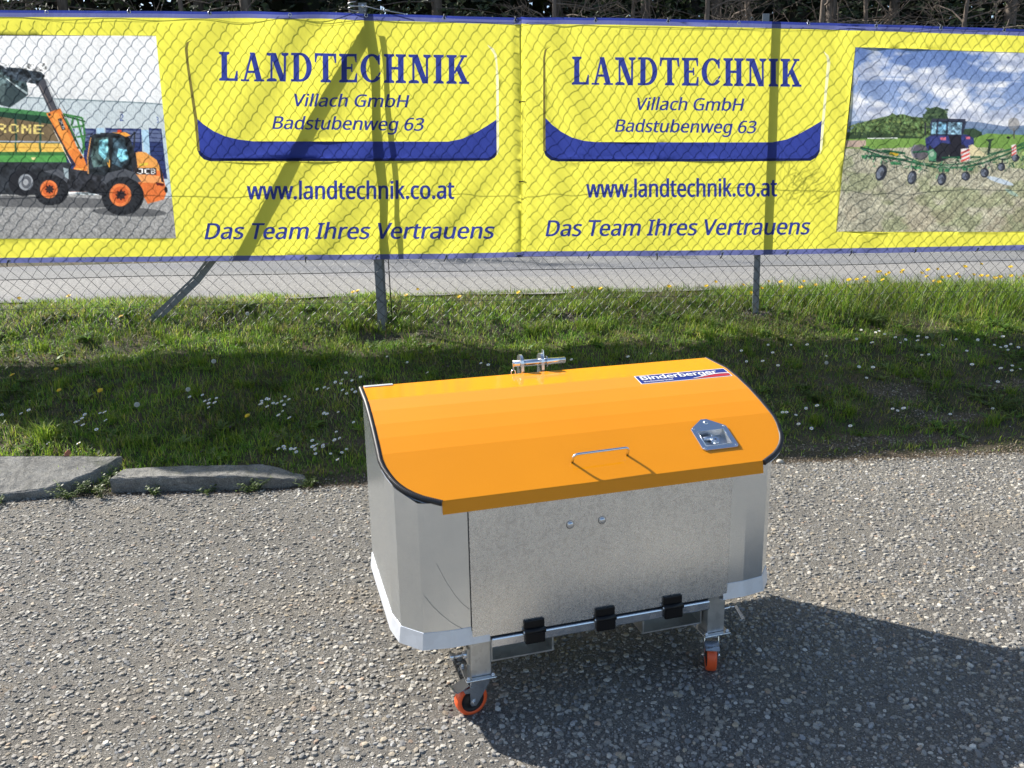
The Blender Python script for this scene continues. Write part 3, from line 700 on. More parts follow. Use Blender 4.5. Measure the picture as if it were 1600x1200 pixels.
weed(175, 735, .05, .12, 40, 3, 'bright green weed in the gap between the two kerb stones', on=Vector((-2.12, 4.16, 0)))
weed(25, 785, .06, .05, 30, 4, 'low weed at the foot of the broad kerb slab', on=Vector((-2.62, 3.99, 0)))
weed(245, 772, .055, .06, 40, 5, 'leafy weed at the near end of the narrow kerb stone', on=Vector((-1.86, 4.07, 0)))
weed(320, 768, .055, .045, 26, 6, 'flat weed at the middle of the narrow kerb stone', on=Vector((-1.60, 4.09, 0)))
weed(380, 760, .09, .075, 60, 7, 'bushy weed at the sloping end of the narrow kerb stone', on=Vector((-1.36, 4.11, 0)))
weed(450, 755, .08, .06, 50, 8, 'low green weed just past the end of the narrow kerb stone', on=Vector((-1.08, 4.15, 0)))
weed(160, 770, .035, .10, 26, 9, 'pale wiry weed with tiny leaves in the kerb gap', True, on=Vector((-2.13, 4.05, 0)))
weed(440, 695, .07, .12, 40, 10, 'pale flowering weed among the daisies low on the bank', True)
weed(460, 660, .05, .13, 30, 11, 'pale flowering weed behind the daisies left of the box', True)
weed(430, 612, .10, .09, 60, 12, 'broad leafy weed on the dark bank left of the box')
weed(1275, 630, .12, .08, 80, 13, 'spreading green weed right of the orange lid')
weed(1560, 640, .20, .09, 120, 14, 'large spreading green weed on the bare right bank')
weed(1360, 505, .18, .07, 110, 15, 'pale leafy plant on the sunlit bank right of the last post')
weed(1500, 510, .2, .09, 110, 16, 'pale leafy plant high on the bank near the tractor photo')

def pebble(name, loc, r, col, label, cat, flat=.8, seed=0):
    rr = random.Random(seed); bm = bmesh.new(); bmesh.ops.create_icosphere(bm, subdivisions=2, radius=r)
    for v in bm.verts:
        v.co *= rr.uniform(.93, 1.07); v.co.z *= flat; v.co.x *= 1.15
    for f in bm.faces: f.smooth = True
    me = bpy.data.meshes.new(name); bm.to_mesh(me); bm.free(); me.materials.append(col)
    o = link(bpy.data.objects.new(name, me)); o.location = loc; tag(o, label, cat); return o
pebble('pebble', (1.485, 4.40, .012), .017, simple('pale_stone', (.46, .43, .37), .8), 'pale round pebble at the foot of the bank right of the box', 'pebble', seed=3)
mb = MB(); mb.prism([(0, 0, 0), (.03, .004, .004), (.036, .02, .02), (.022, .032, .028), (.004, .02, .012)], (.001, -.004, .002))
o = mb.build('dead_leaf', simple('dead_leaf', (.38, .14, .08), .8)); P_ = Vector((-2.47, 4.36, .13)); o.location = P_; o.rotation_euler = (.6, .1, .3); tag(o, 'curled reddish dead leaf lying behind the broad kerb slab', 'leaf')

# ------------------------------------------------------------------ forest behind the road
def trunk_pts(h, rr, lean=.25):
    x = y = 0; pts = []
    for k in range(7):
        pts.append(Vector((x, y, h * k / 6))); x += rr.uniform(-lean, lean) * .5; y += rr.uniform(-lean, lean) * .5
    return pts
def conifer_meshes(seed):
    rr = random.Random(seed); rg = np.random.default_rng(seed); h = rr.uniform(9, 12); pts = trunk_pts(h, rr, .12)
    mb = MB(); mb.tube(pts, .1, 8, radii=[.15 * (1 - .85 * k / 6) for k in range(7)])
    P = []; nbr = 85
    for i in range(nbr):
        z = 1.2 + (h - 1.5) * (i / nbr) ** 1.15; a = rr.random() * 6.28; L = (1.9 * (1 - z / (h + .8)) + .35) * rr.uniform(.6, 1.1)
        b0 = Vector((0, 0, z)); b1 = Vector((math.cos(a) * L, math.sin(a) * L, z - L * .18)); mb.tube([b0, (b0 + b1) / 2 + Vector((0, 0, .05)), b1], .02, 4, cap=False, radii=[.022, .014, .005])
        live = z > 2.3 or rr.random() < .3
        if not live: continue
        for k in range(int(36 * L + 6)):
            t = rr.uniform(.2, 1.0); c = b0.lerp(b1, t) + Vector((rr.gauss(0, .13), rr.gauss(0, .13), rr.gauss(-.06, .10)))
            P.append(c)
    C = np.array([tuple(p) for p in P]); n = len(C); L = rg.uniform(.06, .17, n); d = rg.normal(0, 1, (n, 3)); d[:, 2] = d[:, 2] * .5 - .3; d /= np.linalg.norm(d, axis=1)[:, None]
    s = np.cross(d, rg.normal(0, 1, (n, 3))); s /= np.linalg.norm(s, axis=1)[:, None]; s *= (L * .22)[:, None]
    Q = np.stack([C, C + d * (L * .5)[:, None] - s, C + d * L[:, None], C + d * (L * .5)[:, None] + s], 1)
    cm = mesh_np('crown', Q.reshape(-1, 3), 4, np.arange(4 * n).reshape(-1, 4), M_NEEDLE)
    vcol(cm, np.repeat(np.array([(.028, .050, .018), (.045, .070, .025), (.06, .075, .035)])[rg.choice(3, n)] * rg.uniform(.7, 1.3, (n, 1)), 4, 0))
    return mb.build('trunk', M_BARK, data_only=True), cm
def bare_tree_mesh(seed):
    rr = random.Random(seed); mb = MB(); tw = MB(); h = rr.uniform(6, 8); pts = trunk_pts(h, rr, .5); mb.tube(pts, .06, 7, radii=[.075 * (1 - .8 * k / 6) for k in range(7)])
    def grow(p, d, L, r, lv, out):
        q = p + d * L; mid = (p + q) / 2 + Vector((rr.gauss(0, .08), rr.gauss(0, .08), rr.gauss(0, .06))) * L
        out.tube([p, mid, q], r, 4, cap=False, radii=[r, r * .75, r * .45])
        if lv == 0: return
        for k in range(4 if lv > 1 else 4):
            t = rr.uniform(.35, 1); b0 = p.lerp(q, t); nd = (d + Vector((rr.gauss(0, .7), rr.gauss(0, .7), rr.gauss(.1, .5)))).normalized()
            grow(b0, nd, L * rr.uniform(.45, .7), r * .5, lv - 1, tw)
    for i in range(20):
        t = rr.uniform(.15, .95); k = t * 6; p = pts[int(k)].lerp(pts[min(6, int(k) + 1)], k % 1); a = rr.random() * 6.28
        grow(p, Vector((math.cos(a) * .8, math.sin(a) * .8, rr.uniform(-.1, .9))).normalized(), rr.uniform(.7, 1.5), .018, 2, tw)
    return mb.build('trunk', M_TWIG, data_only=True), tw.build('crown', M_TWIG, data_only=True)
CON = [conifer_meshes(s) for s in (1, 2, 3)]; BTR = [bare_tree_mesh(s) for s in (11, 12, 13)]
conifers = [(-11.5, 14.6), (-9.6, 13.3), (-7.9, 14.9), (-6.5, 13.2), (-5.1, 15.0), (-3.9, 13.5), (-2.4, 14.4), (-1.0, 13.2), (.9, 14.9), (2.2, 13.9), (3.6, 15.2), (5.0, 13.7), (6.5, 14.9), (7.8, 13.8), (9.4, 15.0), (11, 14.2), (12.6, 15.4)]
def proj_px(x, y, z=3.6):
    d = Vector((x, y, z)) - EYE; return CX + FPX * d.dot(CR) / d.dot(FWD)
MARKS = [(-420, 'well left of the loader photo'), (-230, 'left of the raised loader bucket'), (-60, 'over the loader bucket'), (40, 'over the dark boom head of the loader'), (110, 'over the orange boom of the loader'), (190, 'over the loader cab'), (255, 'over the right edge of the loader photo'), (300, 'over the top of the left logo frame'),
         (362, 'over the first letters LA of the left name'), (430, 'over the letters ND of the left name'), (495, 'over the letter T of the left name'), (545, 'just left of the braced post top'), (620, 'just right of the braced post top'), (680, 'over the letters NI of the left name'), (725, 'over the final K of the left name'), (790, 'over the seam of the two banners'), (860, 'over the left edge of the right logo frame'),
         (915, 'over the first letter L of the right name'), (975, 'over the letters AN of the right name'), (1030, 'over the letter D of the right name'), (1085, 'over the letters TE of the right name'), (1140, 'over the letter H of the right name'), (1180, 'just left of the right post top'), (1235, 'just right of the right post top'), (1290, 'over the right end of the right logo frame'),
         (1340, 'over the left edge of the tractor photo'), (1400, 'over the wooded hill in the tractor photo'), (1465, 'over the tractor cab in the photo'), (1530, 'over the funnel of the hay rake photo'), (1585, 'over the far warning board in the photo'), (1700, 'past the tractor photo on the right'), (1850, 'far past the tractor photo on the right'), (2050, 'at the far right end of the wood')]
free_marks = list(MARKS)
def where(x, y):
    px = proj_px(x, y); mk = min(free_marks, key=lambda q: abs(q[0] - px)); free_marks.remove(mk); return mk[1]
for i, (x, y) in enumerate(conifers):
    x, y = x * 1.3, y * 1.3
    o = empty('conifer', (x, y, .7), random.random() * 6, 'dark green conifer beyond the road, ' + where(x, y), 'tree', 'conifers beyond the road')
    s = random.uniform(.9, 1.15); o.scale = (s, s, s)
    a, c = CON[i % 3]; link(bpy.data.objects.new('trunk', a), o); link(bpy.data.objects.new('crown', c), o)
for i, (x, y) in enumerate([(-7.2, 11.9), (-4.3, 12.1), (.7, 11.7), (1.7, 12.2), (2.5, 11.5), (3.2, 12.3), (4.1, 11.7), (4.9, 12.2), (6.2, 11.8), (7.4, 12.0), (8.4, 11.9)]):
    x, y = x * 1.26, y * 1.26
    o = empty('bare_tree', (x, y, .7), random.random() * 6, 'bare twiggy tree beyond the road, ' + where(x, y), 'tree', 'bare trees beyond the road')
    s = random.uniform(.75, 1.0); o.scale = (s, s, 1)
    a, c = BTR[i % 3]; link(bpy.data.objects.new('trunk', a), o); link(bpy.data.objects.new('crown', c), o)
# the wood goes on behind as one mass of trunks and needles
def wood():
    rg = np.random.default_rng(5); n = 90000
    x = rg.uniform(-36, 36, n); y = rg.uniform(22, 32, n); z = rg.uniform(1.0, 11, n)
    C = np.stack([x, y, z], 1); keep = vnoise(x, z, .55, 4) + .25 * vnoise(x, z, 2.2, 6) > np.interp(x, [-12, -4, 0, 4, 12], [.34, .27, .16, .06, .04]); C = C[keep]; n = len(C)
    L = rg.uniform(.25, .6, n); d = rg.normal(0, 1, (n, 3)); d /= np.linalg.norm(d, axis=1)[:, None]; s = np.cross(d, rg.normal(0, 1, (n, 3))); s /= np.linalg.norm(s, axis=1)[:, None]; s *= (L * .4)[:, None]
    Q = np.stack([C, C + d * (L * .5)[:, None] - s, C + d * L[:, None], C + d * (L * .5)[:, None] + s], 1)
    me = mesh_np('distant_wood', Q.reshape(-1, 3), 4, np.arange(4 * n).reshape(-1, 4), M_NEEDLE)
    vcol(me, np.repeat(np.array([(.022, .036, .015), (.03, .04, .02), (.045, .038, .026)])[rg.choice(3, n)], 4, 0))
    tag(link(bpy.data.objects.new('distant_wood', me)), 'dark mass of the wood far beyond the road', kind='stuff')
wood()

# ------------------------------------------------------------------ fence
def FP(px, py, depth=0.):
    """point of the fence plane (along, up) seen at a photograph pixel"""
    d = ray(px, py); o = F0 + FN * depth; t = (o - EYE).dot(FN) / d.dot(FN); q = EYE + d * t - F0
    return q.dot(FU), q.z
fence = empty('chain_link_fence', (F0.x, F0.y, .58), FA, 'old chain link fence on steel posts that carries the yellow banners', 'fence')
def fchild(o):   # fence meshes are written with z measured from the yard
    o.data.transform(Matrix.Translation((0, 0, 1.55)) @ Matrix.Scale(FS, 4) @ Matrix.Translation((0, 0, -1.55)))
    o.matrix_parent_inverse = Matrix.Translation((0, 0, -.58)); return o
M_WIRE = simple('dull_wire', (.09, .095, .10), .5, .6)
M_WIRE2 = simple('bright_wire', (.45, .47, .5), .35, .8)
def wires():
    Vs = []; Fs = []; off = 0; r = .0017; pitch = .0395; z0, z1 = .56, 2.53
    zs = [z0]
    while zs[-1] < z1: zs.append(zs[-1] + np.interp(zs[-1], [.6, 1.1, 1.9, 2.5], [.0395, .041, .047, .049]))
    for i in range(int(8.4 / pitch)):
        a0 = -4.0 + i * pitch; pts = []
        for k in range(len(zs) - 1):
            left_first = (k + i) % 2 == 0
            lo = a0 + (0 if left_first else pitch); hi = a0 + (pitch if left_first else 0)
            for t in ((0, .25, .5, .75) if left_first else (0, .5)):
                dep = .0165 - .0048 * math.sin(math.pi * t) if left_first else .0165 + .001 * math.sin(math.pi * t)
                pts.append((lo + (hi - lo) * t, dep, zs[k] + (zs[k + 1] - zs[k]) * t))
        P = np.array(pts)
        # the old mesh sags and bulges
        P[:, 0] += (fbm(P[:, 0], P[:, 2], 1.3, 2, 40) - .5) * .09 + (fbm(P[:, 0], P[:, 2], 7, 2, 41) - .5) * .02
        P[:, 2] += (fbm(P[:, 0], P[:, 2], 1.1, 2, 50) - .5) * .09 - .012 * P[:, 0] + (fbm(P[:, 0], P[:, 2], 8, 2, 51) - .5) * .014
        P[:, 1] += (fbm(P[:, 0], P[:, 2], 1.7, 2, 60) - .5) * .010 * (P[:, 2] > 1.0)
        n = len(P); T = np.gradient(P, axis=0); T /= np.linalg.norm(T, axis=1)[:, None]
        A = np.cross(T, (0, 1, 0)); A /= np.linalg.norm(A, axis=1)[:, None]; B = np.cross(T, A)
        ring = np.stack([P + (A * math.cos(t) + B * math.sin(t)) * r for t in (0, 2.094, 4.189)], 1)
        Vs.append(ring.reshape(-1, 3)); b_ = off + np.arange(n - 1)[:, None] * 3; k = np.arange(3)
        Fs.append(np.stack([b_ + k, b_ + (k + 1) % 3, b_ + 3 + (k + 1) % 3, b_ + 3 + k], 2).reshape(-1, 4)); off += n * 3
    me = mesh_np('wire_mesh', np.concatenate(Vs), 4, np.concatenate(Fs), M_WIRE, True)
    o = fchild(link(bpy.data.objects.new('wire_mesh', me), fence)); o['kind'] = 'stuff'
wires()
def long_wire(z, amp, seed, dep=.022, r=.0016):
    mb = MB(); pts = []
    for k in range(90):
        a = -4 + k * .1; pts.append((a, dep, z - .014 * a + amp * (float(fbm(np.array([a]), np.array([0.]), 1.4, 3, seed)[0]) - .5)))
    fchild(mb.tube(pts, r, 4).build('tension_wire', M_WIRE, fence))
long_wire(2.535, .03, 1); long_wire(1.53, .09, 2); long_wire(.79, .02, 3); long_wire(2.545, .05, 9, .03, .001)
def angle_post(name, a0, z0, a1, z1, w=.05, d0=.03, d1=.03, th=.006, flip=1, leg=.045, mat=M_POST, mids=None):
    """rolled steel angle between two points; mids: extra (a, depth, z) way points"""
    P = [Vector((a0, d0, z0))] + [Vector(q) for q in (mids or [])] + [Vector((a1, d1, z1))]
    prof = [(-w / 2, 0), (w / 2, 0), (w / 2, th), (-w / 2 + th, th), (-w / 2 + th, leg), (-w / 2, leg)] if flip > 0 else [(-w / 2, 0), (w / 2, 0), (w / 2, leg), (w / 2 - th, leg), (w / 2 - th, th), (-w / 2, th)]
    bm = bmesh.new(); rings = []
    for i, p in enumerate(P):
        d = (P[min(i + 1, len(P) - 1)] - P[max(i - 1, 0)]).normalized(); side = Vector((0, 1, 0)).cross(d).normalized() * 1; dep = d.cross(side).normalized()
        if dep.y < 0: dep = -dep
        if side.x < 0: side = -side
        rings.append([bm.verts.new(p + side * u + dep * v) for u, v in prof])
    n = len(prof)
    for q, w_ in zip(rings, rings[1:]):
        for k in range(n): bm.faces.new((q[k], q[(k + 1) % n], w_[(k + 1) % n], w_[k]))
    bm.faces.new(rings[0]); bm.faces.new(rings[-1][::-1])
    bmesh.ops.recalc_face_normals(bm, faces=bm.faces[:])
    me = bpy.data.meshes.new(name); bm.to_mesh(me); bm.free(); me.materials.append(mat)
    return fchild(link(bpy.data.objects.new(name, me), fence))
zb = .45
angle_post('post', -.855, zb, -.865, 2.625, .050, .024, .024, leg=.022)
angle_post('post', 1.700, zb, 1.668, 2.565, .044, .022, .022, leg=.014, flip=-1)
angle_post('post', -4.15, zb, -4.15, 2.60, .050, .026, .026)
angle_post('post', 4.2, zb, 4.2, 2.50, .050, .026, .026)
o = angle_post('brace', -2.40, .66, -.90, 2.52, .056, .075, .04, leg=.034, mids=[(-2.03, .085, .975), (-1.90, .07, 1.12)]); o['label'] = 'bent steel brace slanting down to the left'
angle_post('rear_strut', -.835, .50, -.83, 2.50, .028, .10, .045, leg=.012)
mb = MB(); mb.tube([(-.79, .11, .70), (-.795, .10, 1.2)], .004, 5); fchild(mb.build('rod', M_RUBBER, fence))
# wire ends twisted round the top of the braced post
mb = MB()
pts = [(-.90 + .05 * math.cos(t), .0 + .035 * math.sin(t), 2.575 + t * .004) for t in np.linspace(0, 11, 40)]; mb.tube(pts, .0028, 5)
mb.tube([(-.845, -.005, 2.60), (-.78, .0, 2.585), (-.74, .01, 2.58), (-.6, .02, 2.56)], .003, 5)
mb.tube([(-.74, .01, 2.585), (-.735, -.006, 2.578), (-.73, .012, 2.572), (-.725, .0, 2.58), (-.70, .0, 2.575)], .004, 5)
mb.tube([(-.90, .0, 2.57), (-1.1, .01, 2.555), (-1.35, .02, 2.545)], .002, 4)
fchild(mb.build('tie_wire', M_WIRE2, fence))
mb = MB(); mb.dome((-.862, .024, 2.605), (0, -1, 0), .011, .009); fchild(mb.build('bolt', M_ZINC, fence))
# loose tangle of wire behind the right banner
rr = random.Random(4); mb = MB()
for q in range(4):
    c = Vector((1.98 + rr.uniform(-.1, .1), .012, 1.62 + rr.uniform(-.07, .07))); pts = []
    for k in range(26): pts.append(c + Vector((math.cos(k * .7 + q) * .09 * rr.uniform(.5, 1.2), rr.uniform(-.006, .006), math.sin(k * .55) * .09 * rr.uniform(.4, 1.1) - k * .004)))
    mb.tube(pts, .0011, 4)
fchild(mb.build('loose_wire', M_WIRE, fence))

# ------------------------------------------------------------------ lettering
SANS = None
try:   # a humanist sans that ships inside Blender itself; the built-in face is used where it is missing
    SANS = bpy.data.fonts.load(bpy.utils.resource_path('LOCAL') + '/datafiles/fonts/NotoSansHebrew-Regular.woff2')
except Exception:
    SANS = None
def text_tris(body, shear=0., offset=0., spacing=1., res=3):
    cu = bpy.data.curves.new('t', 'FONT'); cu.body = body; cu.size = 1; cu.shear = shear; cu.offset = offset; cu.space_character = spacing
    if SANS: cu.font = SANS
    cu.resolution_u = res; cu.resolution_u = res
    ob = bpy.data.objects.new('t', cu); COL.objects.link(ob); dg = bpy.context.evaluated_depsgraph_get(); dg.update()
    me = bpy.data.meshes.new_from_object(ob.evaluated_get(dg)); me.calc_loop_triangles()
    V = np.array([v.co[:2] for v in me.vertices]); T = [tuple(t.vertices) for t in me.loop_triangles]
    bpy.data.objects.remove(ob); bpy.data.curves.remove(cu); bpy.data.meshes.remove(me)
    return V, T
def slab_letters(word):
    """Slab serif capitals drawn as polygons, unit height. Returns list of (polygons, advance)."""
    s, t, w = .20, .085, .66      # stem, serif thickness, letter width
    def R(x0, y0, x1, y1): return [(x0, y0), (x1, y0), (x1, y1), (x0, y1)]
    def stem(x, top=True, bot=True, ov=.085):
        o = [R(x, 0, x + s, 1)]
        if bot: o += [[(x - ov, 0), (x + s + ov, 0), (x + s + ov, t * .8), (x + s, t * 1.35), (x, t * 1.35), (x - ov, t * .8)]]
        if top: o += [[(x - ov, 1 - t * .8), (x, 1 - t * 1.35), (x + s, 1 - t * 1.35), (x + s + ov, 1 - t * .8), (x + s + ov, 1), (x - ov, 1)]]
        return o
    def arc(cx, cy, rx, ry, a0, a1, tx, ty, n=14):
        out = []; inn = []
        for k in range(n + 1):
            a = math.radians(a0 + (a1 - a0) * k / n); out.append((cx + rx * math.cos(a), cy + ry * math.sin(a))); inn.append((cx + (rx - tx) * math.cos(a), cy + (ry - ty) * math.sin(a)))
        return [[out[k], out[k + 1], inn[k + 1], inn[k]] for k in range(n)]
    G = {}
    G['L'] = (stem(.09) + [R(.09, 0, .62, t * 1.1), [(.54, 0), (.66, 0), (.66, .36), (.615, .36), (.54, t)]], .68)
    G['I'] = (stem(.09), .38)
    G['T'] = (stem(.28, top=False) + [R(.03, 1 - t * 1.1, .73, 1), [(.0, 1), (.11, 1), (.10, 1 - t), (.045, .68), (.0, .68)], [(.65, 1), (.76, 1), (.76, .68), (.715, .68), (.66, 1 - t)]], .77)
    G['E'] = (stem(.09) + [R(.2, 0, .60, t * 1.1), R(.2, 1 - t * 1.1, .60, 1), R(.2, .465, .48, .465 + t), R(.44, .37, .49, .65), [(.55, 0), (.66, 0), (.66, .32), (.615, .32), (.55, t)], [(.55, 1), (.64, 1), (.64, .70), (.60, .70), (.55, 1 - t)]], .68)
    G['H'] = (stem(.09) + stem(.51) + [R(.2, .465, .6, .465 + t * 1.1)], .80)
    G['N'] = (stem(.09, bot=True, top=False)[1:] + [R(.135, 0, .215, 1), [(0, 1), (.0, 1 - t), (.1, 1 - t * 1.3), (.30, 1)], R(.62, 0, .70, 1), [(.53, 1), (.53, 1 - t * .8), (.60, 1 - t * 1.35), (.72, 1 - t * 1.35), (.79, 1 - t * .8), (.79, 1)], [(.10, 1), (.33, 1), (.70, 0), (.50, 0)]], .80)
    G['K'] = (stem(.09) + [[(.26, .38), (.56, .94), (.66, .94), (.32, .34)], [(.50, 1), (.50, .92), (.74, .92), (.74, 1)], [(.33, .55), (.47, .68), (.76, .08), (.55, .08)], [(.46, 0), (.46, .08), (.82, .08), (.82, 0)]], .82)
    G['A'] = ([[(.10, .03), (.18, .03), (.42, .93), (.36, 1.0)], [(.32, 1.0), (.50, 1.0), (.76, .03), (.55, .03)], R(.22, .29, .6, .29 + t), [(0, 0), (.30, 0), (.30, t * .8), (0, t * .8)], [(.47, 0), (.84, 0), (.84, t * .8), (.47, t * .8)]], .84)
    G['D'] = ([R(.09, 0, .29, 1), R(.0, 0, .35, t), R(.0, 1 - t, .35, 1)] + arc(.34, .5, .40, .5, -90, 90, .19, .09), .76)
    G['C'] = (arc(.42, .5, .41, .5, 40, 320, .20, .085, 22) + [[(.66, .98), (.71, .98), (.71, .62), (.66, .62), (.60, .80)], [(.66, .22), (.73, .30), (.74, .36), (.69, .36), (.60, .2)]], .76)
    out = []; x = 0
    for i, ch in enumerate(word):
        P, adv = G[ch]; out += [[(x + px, py) for px, py in q] for q in P]; x += adv + .085
    return out, x - .085

def cloth(a, z):
    """depth of the banner at (along, up): folds and slack of the hung cloth"""
    a = np.asarray(a, float) / FS; z = 1.55 + (np.asarray(z, float) - 1.55) / FS
    y = np.full(np.broadcast(a, z).shape, -.004)
    y = y - .014 * (fbm(a, z, .9, 2, 70) - .3) - .004 * (fbm(a + z * .7, z * .4, 5, 2, 71) - .5)
    fold = np.exp(-((a + 1.25) / .5) ** 2); y = y - .0095 * fold * np.sin((a * .8 - z * .55) * 16)
    fold = np.exp(-((a - .35) / .30) ** 2); y = y - .004 * fold * np.sin((a * 1.2 + z * .2) * 20 + 2 * np.sin(z * 3))
    y = y - .006 * np.exp(-((a - 2.4) / .35) ** 2) * np.sin((a + z * .35) * 22)
    y = y - .003 * np.sin((a - z * .25) * 9) * np.clip((2.0 - z), 0, 1)
    y = y - .0075 * np.exp(-((a + .35) / .38) ** 2) * np.clip((1.75 - z) / .5, 0, 1) * np.sin((a * 1.1 - z * .95) * 19)
    y = y - .006 * np.exp(-((a - .75) / .5) ** 2) * np.clip((z - 1.2) / .6, 0, 1) * np.sin((a * .9 + z * .6) * 15)
    y = y - .012 * np.exp(-((a - .085) / .018) ** 2)
    y = y - .0028 * np.exp(-((2.52 - .017 * a - z) / .12) ** 2) * np.cos(a * 6.28 / .52)
    return (y + .004) * 1.5 - .009

def make_banner(label, xl, xr, top, bot, photo, texts, logos, borders, holes, ties, seed):
    """everything below is given at photograph pixels and laid out on the fence plane"""
    verts = []; faces = []; owner = []; hard = []   # CDT input
    def add_poly(pts2d, own):
        if sum(p[0] * q[1] - q[0] * p[1] for p, q in zip(pts2d, pts2d[1:] + pts2d[:1])) < 0: pts2d = pts2d[::-1]
        i0 = len(verts); verts.extend([Vector(p) for p in pts2d]); faces.append(list(range(i0, i0 + len(pts2d)))); owner.append(own); hard.extend((i0 + k, i0 + (k + 1) % len(pts2d)) for k in range(len(pts2d)))
    def px(pts): return [FP(x, y) for x, y in pts]
    def subdiv(p, n=14):
        out = []
        for (a, b_) in zip(p, p[1:]): out += [(a[0] + (b_[0] - a[0]) * t / n, a[1] + (b_[1] - a[1]) * t / n) for t in range(n)]
        return out + [p[-1]]
    outline = px(subdiv(top)) + px(subdiv(bot[::-1]))
    add_poly(outline, 'cloth')
    add_poly(px(photo), 'photo')
    for own, poly in borders: add_poly(px(subdiv(poly[0], 8)) + px(subdiv(poly[1][::-1], 8)), own)
    for own, poly in logos: add_poly(px(poly), own)
    for li, (kind, body, x0, y0, x1, y1, cap, shear, off, sp) in enumerate(texts):
        own_l = 'letters%d' % li
        if kind == 'slab':
            P, wd = slab_letters(body); hgt = 1.0
            for q in P: add_poly(px([(x0 + (x1 - x0) * u / wd, y0 + (y1 - y0) * u / wd - cap * v) for u, v in q]), own_l)
        else:
            V, T = text_tris(body, shear, 0., sp); nv_ = len(V); sh_ = [(off, off * .4), (0, -off * .4), (-off, off * .4)]
            T = [tuple(i + k * nv_ for i in t) for k in range(3) for t in T]; V = np.concatenate([V + np.array(q_) for q_ in sh_]); mn = V[:, 0].min(); wd = V[:, 0].max() - mn
            VH = text_tris('H', 0, 0.)[0][:, 1].max()
            q = [FP(x0 + (x1 - x0) * (u - mn) / wd, y0 + (y1 - y0) * (u - mn) / wd - cap * v / VH) for u, v in V]
            i0 = len(verts); verts.extend([Vector(p) for p in q])
            cnt = {}
            for t in T:
                for k in range(3): e_ = tuple(sorted((t[k], t[(k + 1) % 3]))); cnt[e_] = cnt.get(e_, 0) + 1
            hard.extend((i0 + e_[0], i0 + e_[1]) for e_, c_ in cnt.items() if c_ == 1)
            for t in T:
                (ax, ay), (bx, by), (cx_, cy_) = [q[k] for k in t]; ar = (bx - ax) * (cy_ - ay) - (cx_ - ax) * (by - ay)
                if abs(ar) < 1e-9: continue
                faces.append([i0 + k for k in (t if ar > 0 else t[::-1])]); owner.append(own_l)
    A = [p[0] for p in outline]; Zs = [p[1] for p in outline]
    for a in np.arange(min(A), max(A), .03):
        for z in np.arange(min(Zs), max(Zs), .03): verts.append(Vector((a + random.uniform(-.002, .002), z + random.uniform(-.002, .002))))
    edges = list({tuple(sorted(e_)) for e_ in hard})
    ov, oe, of, _, _, _ = delaunay_2d_cdt(verts, edges, [], 0, 1e-6, False)
    P2 = np.array([tuple(v) for v in ov]); tri = np.array([f[:3] for f in of]); cen = P2[tri].mean(1)
    prio = {'cloth': 1, 'border': 3, 'edge': 2, 'blue': 4, 'navy': 5, 'olive': 6, 'pale': 7, **{'letters%d' % k: 10 + k for k in range(5)}, 'photo': 9}
    cls = np.zeros(len(tri), int)
    for f, own in zip(faces, owner):
        q = np.array([tuple(verts[k]) for k in f]); lo, hi = q.min(0), q.max(0)
        idx = np.nonzero((cen[:, 0] >= lo[0]) & (cen[:, 0] <= hi[0]) & (cen[:, 1] >= lo[1]) & (cen[:, 1] <= hi[1]))[0]
        if not len(idx): continue
        x, y = cen[idx, 0], cen[idx, 1]; ins = np.zeros(len(idx), bool)
        for (ax, ay), (bx, by_) in zip(q, np.roll(q, -1, 0)):
            ins ^= ((ay > y) != (by_ > y)) & (x < (bx - ax) * (y - ay) / ((by_ - ay) if by_ != ay else 1e-12) + ax)
        idx = idx[ins]; cls[idx] = np.maximum(cls[idx], prio[own])
    inside = None
    q = np.array(outline); x, y = cen[:, 0], cen[:, 1]; inside = np.zeros(len(cen), bool)
    for (ax, ay), (bx, by_) in zip(q, np.roll(q, -1, 0)):
        inside ^= ((ay > y) != (by_ > y)) & (x < (bx - ax) * (y - ay) / ((by_ - ay) if by_ != ay else 1e-12) + ax)
    cls[~inside] = 0
    by = {k: tri[cls == v] for k, v in prio.items() if (cls == v).any() and k != 'photo'}
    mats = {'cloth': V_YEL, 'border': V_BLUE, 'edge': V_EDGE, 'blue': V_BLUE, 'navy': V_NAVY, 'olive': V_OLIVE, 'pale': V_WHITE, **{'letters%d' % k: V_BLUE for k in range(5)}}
    names = {'border': 'banner_border', 'edge': 'hem', 'blue': 'logo_band', 'navy': 'logo_band_edge', 'olive': 'logo_line', 'pale': 'logo_highlight', **{'letters%d' % k: 'lettering' for k in range(5)}}
    Y = cloth(P2[:, 0], P2[:, 1])
    root = None
    for w in ['cloth'] + [k for k in by if k != 'cloth']:
        F = by[w]
        used, inv = np.unique(F.ravel(), return_inverse=True)
        V = np.stack([P2[used, 0], Y[used], P2[used, 1]], 1)
        me = mesh_np('banner' if w == 'cloth' else names[w], V, 3, inv.reshape(-1, 3), mats[w], True)
        o = bpy.data.objects.new('banner' if w == 'cloth' else names[w], me); COL.objects.link(o)
        if w == 'cloth': root = o; o.location = F0; o.rotation_euler = (0, 0, FA); tag(o, label, 'banner')
        else: o.parent = root
    # hardware: eyelets with a rubber loop hooked to the fence
    for (hx, hy) in holes:
        a, z = FP(hx, hy); y = float(cloth(a, z)); mb = MB()
        mb.tube([(a + .011 * math.cos(t), y - .002, z + .011 * math.sin(t)) for t in np.linspace(0, 2 * math.pi, 11)], .003, 5)
        mb.build('eyelet', M_ZINC, root)
